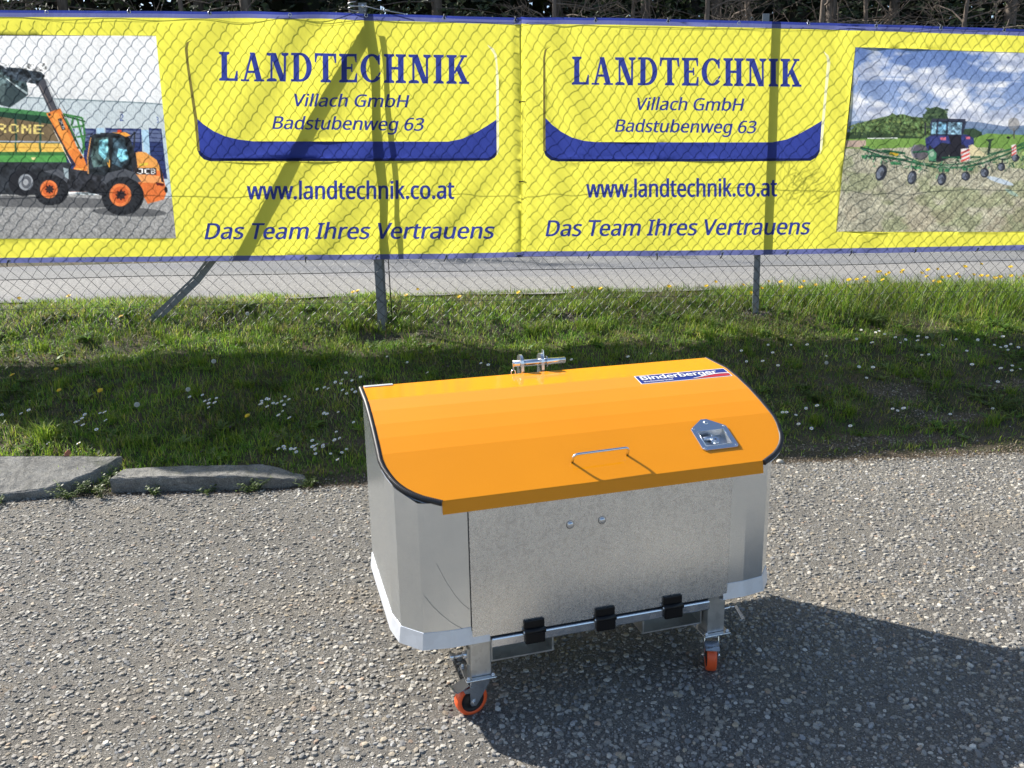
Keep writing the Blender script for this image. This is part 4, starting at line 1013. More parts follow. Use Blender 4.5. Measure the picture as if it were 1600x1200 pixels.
    for (hx, hy, dx, dy) in ties:
        a, z = FP(hx, hy); a2, z2 = FP(hx + dx, hy + dy); y = float(cloth(a, z)); mb = MB()
        mb.tube([(a, y + .004, z), (a, y - .008, z), ((a + a2) / 2, y - .010, (z + z2) / 2), (a2, y + .012, z2)], .0042, 6)
        mb.build('rubber_tie', M_RUBBER, root)
    return root

# ------------------------------------------------------------------ the printed photographs, painted point by point
FONT = {'R': '1110 1001 1001 1110 1010 1001 1001', 'O': '0110 1001 1001 1001 1001 1001 0110', 'N': '1001 1101 1101 1011 1011 1001 1001', 'E': '1111 1000 1000 1110 1000 1000 1111',
        'J': '0111 0001 0001 0001 0001 1001 0110', 'C': '0111 1000 1000 1000 1000 1000 0111', 'B': '1110 1001 1001 1110 1001 1001 1110', '2': '0110 1001 0001 0010 0100 1000 1111', '3': '1110 0001 0001 0110 0001 0001 1110', 'K': '1001 1010 1100 1100 1010 1001 1001'}
class Paint:
    def __init__(s, x0, x1, y0, y1, step):
        s.gx = np.arange(x0, x1 + step * .5, step); s.gy = np.arange(y0, y1 + step * .5, step)
        s.X, s.Y = np.meshgrid(s.gx, s.gy); s.C = np.zeros(s.X.shape + (3,)); s.soft = step * .6
    def put(s, m_, col):
        m_ = np.clip(m_, 0, 1)[..., None]; c = np.asarray(col, float)
        if c.max() > 1.0: c = c / 255
        s.C = s.C * (1 - m_) + c * m_
    def poly(s, pts, col, alpha=1.):
        x0 = min(p[0] for p in pts) - 2; x1 = max(p[0] for p in pts) + 2; y0 = min(p[1] for p in pts) - 2; y1 = max(p[1] for p in pts) + 2
        i0, i1 = np.searchsorted(s.gx, [x0, x1]); j0, j1 = np.searchsorted(s.gy, [y0, y1])
        if i1 <= i0 or j1 <= j0: return
        acc = 0
        for ox, oy in ((-.25, -.25), (.25, -.25), (-.25, .25), (.25, .25)):
            X = s.X[j0:j1, i0:i1] + ox * s.soft * 1.6; Y = s.Y[j0:j1, i0:i1] + oy * s.soft * 1.6; ins = np.zeros(X.shape, bool)
            for (ax, ay), (bx, by) in zip(pts, pts[1:] + pts[:1]):
                c = ((ay > Y) != (by > Y)) & (X < (bx - ax) * (Y - ay) / ((by - ay) or 1e-9) + ax); ins ^= c
            acc = acc + ins * .25
        c = np.asarray(col, float); c = c / 255 if c.max() > 1 else c
        a = (acc * alpha)[..., None]; s.C[j0:j1, i0:i1] = s.C[j0:j1, i0:i1] * (1 - a) + c * a
    def ell(s, cx, cy, rx, ry, col, ang=0., alpha=1.):
        s.poly([(cx + rx * math.cos(t) * math.cos(ang) - ry * math.sin(t) * math.sin(ang), cy + rx * math.cos(t) * math.sin(ang) + ry * math.sin(t) * math.cos(ang)) for t in np.linspace(0, 2 * math.pi, 28)[:-1]], col, alpha)
    def line(s, pts, w, col, alpha=1.):
        for (ax, ay), (bx, by) in zip(pts, pts[1:]):
            L = math.hypot(bx - ax, by - ay) or 1; nx_, ny_ = -(by - ay) / L * w / 2, (bx - ax) / L * w / 2
            s.poly([(ax + nx_, ay + ny_), (bx + nx_, by + ny_), (bx - nx_, by - ny_), (ax - nx_, ay - ny_)], col, alpha)
    def text(s, word, x, y, w, h, col, slope=0., rot=0.):
        cw = w / (len(word) * 5 - 1); chh = h / 7; ca, sa = math.cos(rot), math.sin(rot)
        for i, ch in enumerate(word):
            for r, row in enumerate(FONT[ch].split()):
                for c_, b_ in enumerate(row):
                    if b_ == '1':
                        u = (i * 5 + c_) * cw; v = r * chh; q = [(u, v), (u + cw * 1.08, v), (u + cw * 1.08, v + chh * 1.08), (u, v + chh * 1.08)]
                        s.poly([(x + a * ca - b2 * sa, y + a * sa + b2 * ca + a * slope) for a, b2 in q], col)
    def grain(s, m_, amt, sc, seed):
        n_ = fbm(s.X, s.Y, sc, 3, seed) - .5; s.C = np.clip(s.C * (1 + (n_ * amt * 2 * m_)[..., None]), 0, 1)

def photo_left():
    p = Paint(-250, 277, 55, 373, 1.15); X, Y = p.X, p.Y
    p.C[:] = np.array((228, 231, 233)) / 255
    p.put(((Y - 60) / 100)[...] * .5, (212, 218, 222)); p.grain(np.ones_like(X), .05, .02, 1)
    wall = Y > 152 + (X - 45) * .045
    p.put(wall * 1., (188, 200, 206)); rib = (np.sin(X * 1.8) > .5) & wall; p.put(rib * .25, (160, 174, 182))
    p.line([(-250, 139), (45, 152), (280, 163)], 2, (120, 138, 146))
    p.poly([(-250, 200), (280, 203), (280, 300), (-250, 300)], (178, 196, 208))
    for a, b_ in ((132, 151), (166, 222), (236, 268), (40, 118), (-60, 20), (-170, -90)):
        p.poly([(a, 200), (b_, 201), (b_ + 3, 280), (a + 1, 280)], (46, 58, 104)); p.poly([(a + 1, 203), (b_ - 2, 204), (b_ - 2, 222), (a + 2, 221)], (92, 104, 140))
        for yy in range(208, 270, 7): p.line([(a, yy), (b_, yy + 1)], 1, (30, 38, 70))
    p.poly([(222, 203), (235, 203), (240, 262), (229, 256)], (165, 198, 222)); p.poly([(152, 200), (164, 200), (166, 232), (155, 230)], (165, 198, 222))
    p.text('2', 188.5, 178, 6, 11, (60, 80, 140)); p.text('3', 257, 182, 5, 10, (60, 80, 140)); p.line([(188, 175), (194, 175)], 1.5, (90, 95, 110))
    g_ = Y > 300 + X * .035
    p.put(g_ * 1., (151, 152, 153)); p.put(np.clip((Y - 330) / 60, 0, 1) * .4 * g_, (126, 126, 127)); p.grain(g_ * 1., .26, .45, 2)
    p.ell(60, 316, 150, 9, (82, 84, 88), .02, .75); p.ell(205, 332, 60, 7, (80, 82, 86), .03, .8)
    # forage wagon
    p.poly([(-250, 160), (0, 168), (75, 177), (100, 180), (108, 250), (-250, 246)], (38, 66, 54)); p.poly([(-250, 176), (0, 182), (88, 195), (97, 222), (-250, 219)], (112, 98, 76))
    p.poly([(-250, 160), (0, 167), (100, 178), (100, 184), (0, 174), (-250, 166)], (70, 128, 80))
    for xx in range(-240, 90, 38): p.line([(xx, 180), (xx + 2, 248)], 3.5, (46, 74, 66))
    p.text('RONE', -4, 193, 74, 14, (226, 207, 128), .03)
    p.line([(-250, 218), (98, 222)], 2.0, (170, 178, 190)); p.poly([(-250, 221), (99, 224), (102, 238), (-250, 237)], (226, 186, 92)); p.line([(-250, 228), (100, 231)], 1, (180, 130, 60))
    p.poly([(-250, 237), (102, 238), (106, 254), (-250, 252)], (84, 152, 80)); p.poly([(-250, 236), (102, 238), (103, 243), (-250, 243)], (60, 112, 64)); p.poly([(50, 246), (58, 246), (56, 250), (52, 250)], (222, 214, 150))
    for xx in range(-240, 100, 38): p.line([(xx, 222), (xx + 1, 240)], 3, (52, 90, 62))
    p.poly([(-250, 252), (112, 254), (114, 290), (60, 305), (-250, 300)], (48, 52, 58)); p.grain((Y > 254) & (Y < 300) & (X < 110), .5, .12, 8)
    for q in [[(100, 178), (130, 184), (134, 210), (130, 240)], [(104, 184), (126, 232)], [(116, 182), (110, 216)], [(122, 184), (134, 234)], [(108, 200), (134, 196)], [(110, 216), (134, 212)]]: p.line(q, 3, (62, 122, 66))
    p.line([(100, 180), (135, 190)], 2.5, (44, 88, 52))
    # wagon wheel, bucket and boom head
    p.ell(39, 286, 24, 21, (38, 40, 46)); p.ell(42, 285, 11.5, 13, (150, 156, 164)); p.ell(43, 285, 8, 10, (92, 96, 104)); p.ell(42, 285, 4, 5, (170, 174, 180)); p.ell(-30, 288, 24, 20, (38, 40, 46)); p.ell(-28, 287, 11, 12, (150, 156, 164))
    p.poly([(-250, 96), (-40, 88), (0, 100), (10, 104), (36, 110), (45, 134), (46, 148), (18, 168), (0, 163), (-60, 170), (-250, 160)], (58, 72, 76)); p.line([(10, 122), (45, 146)], 3, (150, 166, 170)); p.line([(12, 124), (44, 150)], 1.5, (40, 48, 54)); p.poly([(0, 112), (12, 120), (8, 158), (0, 160)], (82, 98, 100))
    p.poly([(0, 101), (12, 104), (34, 106), (52, 110), (66, 112), (72, 118), (66, 130), (56, 131), (42, 128), (24, 124), (8, 116)], (50, 58, 66)); p.grain((X > 0) & (X < 75) & (Y > 98) & (Y < 135), 1.1, .22, 9); p.ell(62, 118, 4, 4, (30, 34, 40)); p.line([(44, 127), (50, 122)], 2, (200, 208, 214)); p.line([(8, 102), (12, 106)], 3, (215, 220, 226))
    p.poly([(60, 130), (71, 122), (92, 172), (80, 175)], (70, 72, 80)); p.line([(72, 122), (96, 176)], 1.4, (150, 156, 162)); p.line([(74, 122), (106, 176)], .9, (90, 96, 104)); p.line([(64, 132), (83, 172)], 1.2, (120, 110, 108))
    p.poly([(74, 177), (96, 169), (104, 188), (122, 230), (133, 248), (138, 262), (133, 292), (108, 292), (110, 272), (120, 258), (104, 232), (90, 204)], (218, 128, 62)); p.poly([(80, 180), (92, 175), (118, 232), (108, 236)], (232, 150, 74)); p.ell(79, 179, 2, 2, (60, 50, 50)); p.ell(128, 246, 2.5, 2.5, (60, 40, 40)); p.ell(123, 231, 1.5, 1.5, (50, 40, 40))
    p.line([(84, 196), (118, 260)], 2.2, (58, 52, 56)); p.line([(86, 204), (112, 256)], 1, (232, 224, 214)); p.line([(98, 178), (130, 238)], 1.6, (52, 50, 56)); p.line([(104, 180), (122, 216)], 1, (180, 186, 190))
    p.poly([(92, 186), (97, 184), (104, 202), (99, 204)], (38, 36, 40)); p.text('JCB', 97.3, 185.5, 16, 4, (235, 235, 232), 0, 1.18)
    for q in [[(108, 280), (136, 278)], [(108, 286), (138, 284)], [(112, 268), (134, 272)]]: p.line(q, 2, (150, 70, 46))
    p.poly([(108, 291), (136, 288), (140, 300), (110, 300)], (178, 84, 54))
    # chassis, cab
    p.poly([(100, 262), (140, 268), (210, 268), (226, 300), (160, 306), (136, 300), (104, 300)], (46, 48, 54)); p.grain((X > 100) & (X < 225) & (Y > 262) & (Y < 305), .8, .15, 12)
    p.poly([(142, 213), (150, 209), (198, 208), (206, 220), (213, 244), (206, 272), (186, 277), (139, 272), (137, 248)], (40, 46, 52))
    p.poly([(149, 216), (170, 214), (172, 258), (147, 262), (143, 246)], (72, 92, 92)); p.poly([(156, 219), (170, 217), (170, 240), (164, 250), (155, 240)], (128, 196, 212)); p.poly([(178, 216), (196, 216), (203, 250), (190, 262), (176, 256)], (60, 80, 92)); p.poly([(186, 232), (199, 234), (202, 248), (190, 254), (184, 244)], (120, 184, 206)); p.grain((X > 140) & (X < 208) & (Y > 212) & (Y < 270), .9, .14, 14)
    p.line([(143, 215), (138, 246), (139, 272)], 1.6, (214, 156, 96)); p.line([(173, 214), (174, 262)], 2, (34, 38, 42)); p.line([(158, 209), (200, 208)], 3, (52, 56, 62)); p.poly([(176, 207), (196, 206), (205, 211), (198, 214), (188, 209)], (232, 158, 70)); p.poly([(185, 203), (191, 203), (192, 207), (184, 207)], (206, 70, 50)); p.line([(206, 214), (212, 206), (210, 232)], 2.5, (46, 50, 56)); p.line([(132, 211), (146, 210)], 1.4, (60, 60, 66)); p.line([(172, 250), (172, 262), (169, 254)], 1.4, (232, 168, 70))
    p.poly([(209, 240), (218, 237), (228, 238), (252, 250), (261, 268), (262, 282), (212, 276)], (226, 158, 84)); p.poly([(210, 262), (262, 268), (268, 300), (262, 312), (232, 319), (220, 298)], (216, 116, 62)); p.poly([(212, 272), (262, 276), (264, 287), (216, 285)], (232, 158, 98)); p.poly([(256, 252), (262, 268), (264, 286), (259, 284)], (44, 44, 50)); p.poly([(248, 285), (264, 287), (264, 291), (250, 290)], (90, 34, 34)); p.poly([(218, 256), (234, 254), (233, 258), (220, 260)], (216, 190, 70))
    p.poly([(206, 240), (213, 238), (216, 262), (208, 272)], (44, 46, 52)); p.poly([(211, 262.5), (250, 262.5), (250, 273.5), (211, 272.5)], (52, 46, 48)); p.text('JCB', 215, 263.5, 33, 8.5, (238, 238, 236)); p.ell(267, 297, 3, 5, (34, 34, 40))
    p.poly([(158, 282), (170, 270), (196, 264), (212, 270), (222, 284), (214, 286), (200, 276), (180, 278), (168, 290)], (78, 82, 90)); p.poly([(70, 268), (92, 264), (108, 276), (106, 286), (90, 274)], (86, 90, 98)); p.poly([(100, 262), (108, 264), (108, 280), (102, 276)], (150, 166, 174))
    for (cx, cy, R, rim) in ((79, 298, 23.5, 13.5), (190, 307, 30, 17)):
        p.ell(cx + 6, cy, R, R * .96, (34, 36, 41)); p.ell(cx, cy, R, R, (44, 47, 53))
        for k in range(20): t = k * .314; p.line([(cx + R * .8 * math.cos(t), cy + R * .8 * math.sin(t)), (cx + R * math.cos(t + .12), cy + R * math.sin(t + .12))], 2, (28, 29, 34))
        p.ell(cx - 1, cy - 2, rim, rim * 1.06, (226, 126, 72)); p.ell(cx - 1, cy - 2, rim * .75, rim * .78, (204, 100, 56)); p.ell(cx, cy - 2, rim * .38, rim * .38, (56, 44, 48))
        for k in range(8): t = k * .785; p.ell(cx + rim * .42 * math.cos(t), cy - 2 + rim * .42 * math.sin(t), 1.4, 1.4, (30, 24, 28))
    p.grain(np.ones_like(X), .08, .5, 78); return p
def photo_right():
    p = Paint(1303, 1860, 72, 366, 1.15); X, Y = p.X, p.Y
    t = np.clip((Y - 75) / 130, 0, 1); p.C = (np.array((96, 122, 176))[None, None] * (1 - t[..., None]) + np.array((158, 176, 206)) * t[..., None]) / 255
    n_ = fbm(X, Y * 1.9, .022, 5, 3); cl = np.clip((n_ - .50 + .16 * np.clip((X - 1400) / 200, -.5, 1) * (Y < 130) + .10 * (Y > 120)) * 5.5, 0, 1); sh = fbm(X + 6, Y * 1.9 - 12, .03, 4, 3)
    p.put(cl, (222, 226, 234)); p.put(cl * np.clip((sh - .42) * 3.5, 0, .85), (146, 158, 186)); p.put(np.clip((Y - 168) / 26, 0, 1) * .45, (196, 202, 214))
    for k in range(14):
        rr = random.Random(k); cx, cy = rr.uniform(1320, 1700), rr.uniform(95, 175); p.ell(cx, cy, rr.uniform(6, 16), rr.uniform(3, 8), (235, 238, 243), 0, .35)
    p.poly([(1303, 191), (1345, 189), (1420, 195), (1500, 186), (1530, 188), (1570, 194), (1640, 188), (1860, 196), (1860, 218), (1303, 218)], (112, 132, 164)); p.poly([(1500, 196), (1560, 200), (1600, 194), (1860, 204), (1860, 216), (1500, 216)], (96, 122, 150))
    hill = [(1303, 212), (1322, 198), (1345, 192), (1365, 186), (1388, 180), (1392, 176), (1398, 179), (1410, 177), (1424, 181), (1440, 182), (1460, 188), (1480, 200), (1486, 218), (1303, 220)]
    p.poly(hill, (82, 104, 66)); m_ = (np.abs(p.C[..., 0] - 82 / 255) < .01) & (Y > 174) & (X < 1490)
    p.grain(m_ * 1., .9, .28, 5); p.poly([(1303, 208), (1360, 206), (1440, 214), (1440, 219), (1303, 220)], (52, 70, 50))
    p.poly([(1440, 180), (1448, 168), (1462, 164), (1474, 168), (1480, 182), (1476, 200), (1446, 200)], (58, 78, 58)); p.poly([(1500, 200), (1520, 198), (1532, 204), (1534, 214), (1500, 214)], (54, 74, 56))
    p.poly([(1303, 219), (1420, 216), (1520, 214), (1540, 206), (1860, 212), (1860, 244), (1303, 240)], (112, 148, 74)); p.poly([(1303, 221), (1352, 220), (1352, 228), (1340, 232), (1303, 232)], (176, 156, 144)); p.line([(1354, 217), (1400, 216)], 1.5, (222, 226, 226))
    f_ = Y > 231 + 3 * np.sin(X * .02); p.put(f_ * 1., (166, 164, 146)); p.put(f_ * np.clip((fbm(X, Y * 1.6, .02, 3, 7) - .5) * 5, 0, .45), (128, 140, 98)); p.put(f_ * np.clip((Y - 290) / 60, 0, 1) * np.clip((fbm(X, Y * 1.4, .03, 3, 17) - .52) * 5, 0, .35), (140, 128, 112)); p.put(f_ * np.clip((X - 1560) / 60, 0, .6) * (Y < 262), (118, 150, 76)); p.grain(f_ * 1., .34, .45, 8); p.grain(f_ * 1., .14, .08, 28)
    p.ell(1560, 283, 22, 4, (186, 204, 226), .3, .8); p.ell(1578, 302, 12, 3, (150, 190, 190), .5, .5)
    # tree at the right, trestle of the rake
    p.line([(1582, 214), (1582, 196)], 1.5, (86, 80, 78)); p.ell(1582, 190, 9, 11, (120, 116, 110), 0, .55)
    # tractor from behind
    for k in range(60):
        rr = random.Random(k + 900); p.ell(rr.uniform(1441, 1478), rr.uniform(166, 196), rr.uniform(1, 3), rr.uniform(1, 2.6), rr.choice([(44, 62, 46), (74, 96, 66), (90, 112, 78), (36, 52, 42)]), 0, .8)
    for k in range(260):
        rr = random.Random(k + 1200); hx = rr.uniform(1306, 1484); hy = rr.uniform(186, 212); hy = max(hy, 180 + abs(hx - 1405) * .20); p.ell(hx, hy, rr.uniform(1, 3), rr.uniform(.8, 2), rr.choice([(62, 84, 52), (104, 124, 76), (126, 142, 84), (50, 70, 48), (88, 108, 66)]), 0, .7)
    p.poly([(1444, 216), (1456, 208), (1508, 208), (1520, 214), (1520, 230), (1508, 236), (1446, 236)], (48, 54, 104)); p.ell(1466, 234, 17, 19, (40, 42, 50)); p.ell(1500, 236, 9, 12, (44, 42, 54)); p.poly([(1480, 206), (1500, 206), (1500, 246), (1482, 246)], (36, 36, 46))
    p.poly([(1448, 222), (1454, 213), (1480, 211), (1484, 224), (1470, 222), (1456, 232)], (58, 66, 122)); p.poly([(1500, 214), (1512, 210), (1519, 216), (1520, 230), (1506, 226)], (54, 62, 120)); p.poly([(1467, 214), (1476, 213), (1476, 218), (1468, 218)], (206, 110, 130)); p.poly([(1507, 212), (1514, 212), (1514, 216), (1508, 216)], (206, 110, 130))
    p.poly([(1452, 188), (1456, 184), (1504, 183), (1508, 187), (1503, 210), (1452, 211)], (46, 52, 70)); p.poly([(1455, 190), (1462, 189), (1460, 208), (1453, 209)], (120, 160, 178)); p.poly([(1465, 189), (1477, 189), (1476, 208), (1463, 208)], (104, 146, 172)); p.poly([(1480, 189), (1502, 189), (1500, 208), (1479, 208)], (128, 164, 188)); p.grain((X > 1452) & (X < 1506) & (Y > 188) & (Y < 210), .9, .2, 22)
    p.line([(1454, 185), (1507, 184)], 2.4, (52, 56, 74)); p.line([(1444, 190), (1444, 210)], 2.5, (48, 50, 60)); p.line([(1443, 199), (1452, 196)], 1, (60, 60, 70))
    p.ell(1430, 237, 8, 11, (132, 132, 142)); p.ell(1437, 238, 12, 13, (78, 76, 88), 0, .8); p.poly([(1512, 226), (1518, 224), (1540, 242), (1512, 246)], (206, 196, 158))
    # rotary rake
    G_ = (38, 92, 66); Dk = (40, 48, 48)
    for q, w_ in [([(1341, 231), (1372, 236), (1400, 244)], 1.5), ([(1341, 232), (1380, 246), (1410, 250)], 2.2), ([(1380, 236), (1412, 240)], 3), ([(1350, 244), (1384, 246), (1424, 254), (1462, 262), (1500, 262), (1534, 254), (1568, 240), (1600, 226), (1660, 214)], 2.3), ([(1410, 244), (1440, 256), (1480, 258), (1520, 252), (1560, 236), (1600, 222)], 1.5), ([(1424, 238), (1444, 236), (1456, 240)], 2), ([(1470, 246), (1530, 244)], 2), ([(1540, 240), (1574, 232), (1600, 218)], 1.6), ([(1368, 244), (1364, 252)], 2)]:
        p.line(q, w_, G_); p.line([(x, y + 1.6) for x, y in q], w_ * .35, (28, 66, 46))
    p.line([(1341, 231), (1378, 240)], 1.6, Dk); p.poly([(1448, 236), (1456, 232), (1462, 240), (1460, 254), (1450, 252)], (84, 142, 110)); p.ell(1454, 240, 4, 5, (180, 196, 180), 0, .7); p.poly([(1388, 238), (1402, 241), (1400, 246), (1388, 243)], (186, 154, 48))
    for cx, cy in ((1352, 244), (1398, 254), (1430, 260), (1474, 264), (1510, 262)): p.poly([(cx - 9, cy), (cx + 9, cy + 1), (cx + 7, cy + 5), (cx - 7, cy + 5)], (60, 124, 84))
    for k in range(70):
        rr = random.Random(k + 90); cx = rr.uniform(1350, 1590); cy = 250 + 14 * math.sin((cx - 1345) / 78); p.line([(cx, cy), (cx + rr.uniform(-2, 2), cy + rr.uniform(8, 17))], .7, (196, 190, 160) if k % 2 else (70, 76, 70), .8)
    for k in range(230):
        rr = random.Random(k + 400); cx = rr.uniform(1346, 1650); cy = (262 - ((cx - 1480) / 12.5) ** 2 * .16 if cx > 1480 else 262 - ((1480 - cx) / 12.5) ** 2 * .19) + rr.gauss(-3, 5.5); L_ = rr.uniform(2, 11); a_ = rr.choice([rr.gauss(.15 if cx < 1480 else -.35, .25), rr.uniform(0, 3.1)])
        p.line([(cx, cy), (cx + L_ * math.cos(a_), cy + L_ * math.sin(a_))], rr.uniform(.7, 1.9), rr.choice([(34, 84, 58), (56, 122, 84), (30, 44, 42), (84, 140, 104), (46, 58, 60), (150, 158, 146), (28, 60, 46)]), .9)
    for cx, cy, rx_, ry_, an in ((1376, 272, 8.5, 13.5, .35), (1423, 279, 7.5, 11.5, .25), (1470, 281, 7, 10.5, .2), (1507, 276, 7, 7.5, 0), (1536, 270, 6.8, 8, 0), (1562, 260, 6, 7, 0), (1584, 245, 6, 6.5, 0), (1640, 235, 6, 6.5, 0)):
        p.line([(cx + 2, cy - ry_ - 6), (cx + 1, cy - 2)], 2, (56, 60, 62)); p.ell(cx, cy, rx_, ry_, (48, 52, 62), an); p.ell(cx - 1.5, cy, rx_ * .62, ry_ * .72, (108, 116, 132), an); p.ell(cx + 1.5, cy + 1, rx_ * .3, ry_ * .35, (70, 74, 84), an)
    for (x0, y0, w_, h_) in ((1499.5, 232, 14.5, 18), (1578, 224.5, 8, 15)):
        p.poly([(x0, y0), (x0 + w_ * .9, y0 - 2), (x0 + w_, y0 + h_), (x0 + w_ * .05, y0 + h_ + 1)], (226, 220, 220))
        for k in range(3):
            yy = y0 + k * h_ * .36; p.poly([(x0, yy + h_ * .3), (x0 + w_ * .92, yy - h_ * .05), (x0 + w_ * .95, yy + h_ * .12), (x0, yy + h_ * .47)], (204, 76, 70))
    p.poly([(1538, 216), (1552, 214), (1547, 219), (1544, 240), (1540, 240), (1543, 220)], (44, 60, 54)); p.ell(1573, 212, 2.5, 2, (30, 34, 34))
    p.grain(np.ones_like(X), .10, .5, 77); return p
def print_photo(p, quad_fn, root):
    """hang the painted points on the cloth just proud of it"""
    X = p.X.copy(); Y = p.Y.copy(); X, Y = quad_fn(X, Y)
    d = np.stack([FWD[k] * FPX + CR[k] * (X - CX) + CU[k] * (CY - Y) for k in range(3)], -1)
    fn = np.array(FN); t = ((np.array(F0) - np.array(EYE)) @ fn) / (d @ fn); Q = np.array(EYE) + d * t[..., None] - np.array(F0)
    A = Q @ np.array(FU); Z = Q[..., 2]; V = np.stack([A, cloth(A, Z) - .0012, Z], -1); h_, w_ = X.shape
    i0 = (np.arange(h_ - 1)[:, None] * w_ + np.arange(w_ - 1)[None]).ravel(); F = np.stack([i0, i0 + w_, i0 + w_ + 1, i0 + 1], 1)
    me = mesh_np('printed_photo', V.reshape(-1, 3), 4, F, V_PHOTO, True)
    c = p.C.reshape(-1, 3); lin = np.where(c <= .04045, c / 12.92, ((c + .055) / 1.055) ** 2.4); vcol(me, np.clip(lin * 1.08 + .004, 0, 1))
    return link(bpy.data.objects.new('printed_photo', me), root)

def ease(a, b, n=6): return [(a[0] + (b[0] - a[0]) * k / n, a[1] + (b[1] - a[1]) * k / n) for k in range(n + 1)]
TXL = [('slab', 'LANDTECHNIK', 343, 126.5, 733, 131.5, 45, 0, 0, 1), ('sans', 'Villach GmbH', 460, 166, 640, 168, 19, .2, .016, 1), ('sans', 'Badstubenweg 63', 426, 201.5, 663, 204.5, 19.5, .2, .016, 1),
       ('sans', 'www.landtechnik.co.at', 386, 311.5, 710, 310.5, 27, .0, .024, 1), ('sans', 'Das Team Ihres Vertrauens', 320, 373.5, 773, 372.5, 24.5, .2, .018, 1)]
LGL = [('blue', [(305.5, 183), (318, 194), (334, 205), (352, 213), (372, 218), (396, 221), (460, 221), (560, 221), (700, 221.5), (722, 217), (744, 207), (762, 196), (777, 186), (777, 232), (775, 240), (770, 246), (762, 249.6), (560, 250), (330, 249.4), (321, 246), (314, 240), (310.5, 232)]),
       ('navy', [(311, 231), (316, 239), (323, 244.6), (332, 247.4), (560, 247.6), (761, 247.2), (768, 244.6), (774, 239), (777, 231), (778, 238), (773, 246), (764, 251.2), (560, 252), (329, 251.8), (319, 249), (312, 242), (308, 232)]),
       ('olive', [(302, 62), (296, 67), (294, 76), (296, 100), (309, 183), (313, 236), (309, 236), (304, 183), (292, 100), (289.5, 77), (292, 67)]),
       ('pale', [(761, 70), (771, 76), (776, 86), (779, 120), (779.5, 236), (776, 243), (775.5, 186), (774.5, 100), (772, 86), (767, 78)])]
TXR = [('slab', 'LANDTECHNIK', 893, 132.5, 1251, 136, 43.5, 0, 0, 1), ('sans', 'Villach GmbH', 995, 172, 1162, 173.5, 19, .2, .016, 1), ('sans', 'Badstubenweg 63', 960, 206, 1181, 208.5, 19, .2, .016, 1),
       ('sans', 'www.landtechnik.co.at', 915, 308.5, 1213, 306.5, 27, .0, .024, 1), ('sans', 'Das Team Ihres Vertrauens', 852, 369, 1266, 366, 24.5, .2, .018, 1)]
LGR = [('blue', [(850.5, 183), (862, 195), (876, 206), (893, 215), (912, 220), (930, 222), (1050, 222.5), (1205, 222.5), (1228, 218), (1248, 209), (1266, 199), (1284.5, 188), (1282, 226), (1279, 236), (1273, 245), (1263, 250), (1060, 251), (872, 250.8), (862, 248), (854, 242), (850.5, 232)]),
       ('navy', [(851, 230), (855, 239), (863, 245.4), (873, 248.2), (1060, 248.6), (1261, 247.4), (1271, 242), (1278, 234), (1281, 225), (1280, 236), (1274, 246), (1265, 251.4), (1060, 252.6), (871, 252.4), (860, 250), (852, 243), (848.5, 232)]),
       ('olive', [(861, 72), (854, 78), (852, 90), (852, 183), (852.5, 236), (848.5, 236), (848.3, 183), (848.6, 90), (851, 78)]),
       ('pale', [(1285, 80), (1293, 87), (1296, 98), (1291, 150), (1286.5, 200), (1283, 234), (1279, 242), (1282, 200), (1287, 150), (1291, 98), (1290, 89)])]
def bands(tt, bb, wt, wb):
    return [('edge', ([(x, y) for x, y in tt], [(x, y + wt) for x, y in tt])), ('border', ([(x, y) for x, y in tt], [(x, y + wt * .38) for x, y in tt])),
            ('edge', ([(x, y - wb) for x, y in bb], [(x, y) for x, y in bb]))]
TL = [(-330, 12), (0, 16.5), (300, 18.5), (480, 19), (570, 21.5), (700, 25), (814, 28.5)]; BL = [(-330, 414), (0, 410.5), (300, 408), (590, 405), (700, 404), (814, 401.5)]
TR_ = [(813, 27.5), (950, 28.5), (1200, 34), (1400, 39.5), (1600, 46), (1960, 59)]; BR_ = [(813, 400.5), (1000, 399.5), (1190, 398), (1400, 394.5), (1600, 390.5), (1960, 384)]
ROOT_L = make_banner('yellow banner with loader photo and blue lettering, hung left of the seam', -330, 814, TL, BL,
    [(-249, 53), (245, 57), (260, 215), (275.5, 371.5), (-249, 374)], TXL, LGL, bands(TL, BL, 10.5, 8), [(75, 20), (203, 19), (328, 21), (453, 23), (572, 24), (694, 29), (805, 33), (16, 407), (132, 404), (247, 404), (362, 402), (478, 402), (590, 400), (698, 399), (806, 397)],
    [(203, 19, 0, -7), (328, 21, 0, -7), (572, 24, 2, -13), (694, 29, 0, -7), (805, 33, 0, -7), (16, 407, -4, 9), (478, 402, -1, 8), (590, 400, -4, 4), (698, 399, -4, 9), (811, 160, 9, -1), (811, 284, 9, -1), (809, 399, 8, 0)], 1)
ROOT_R = make_banner('yellow banner with tractor photo and blue lettering, hung right of the seam', 813, 1960, TR_, BR_,
    [(1336, 74), (1859, 91), (1859, 362), (1305.5, 361.5)], TXR, LGR, bands(TR_, BR_, 10.5, 8), [(930, 33), (1043, 34), (1153, 37), (1262, 37), (1367, 41), (1469, 44), (1567, 48), (920, 398), (1025, 396), (1128, 395), (1230, 393), (1329, 392), (1429, 390), (1526, 388)],
    [(930, 33, 0, -6), (1043, 34, 0, -6), (1262, 37, 0, -6), (1367, 41, 2, -7), (1469, 44, 0, -6), (1567, 48, 0, -6), (920, 398, -2, 6), (1025, 396, 1, 10), (1128, 395, -3, 9), (1230, 393, -2, 6), (1329, 392, -2, 8), (1429, 390, -1, 5), (1526, 388, -3, 5)], 2)
pl = photo_left()
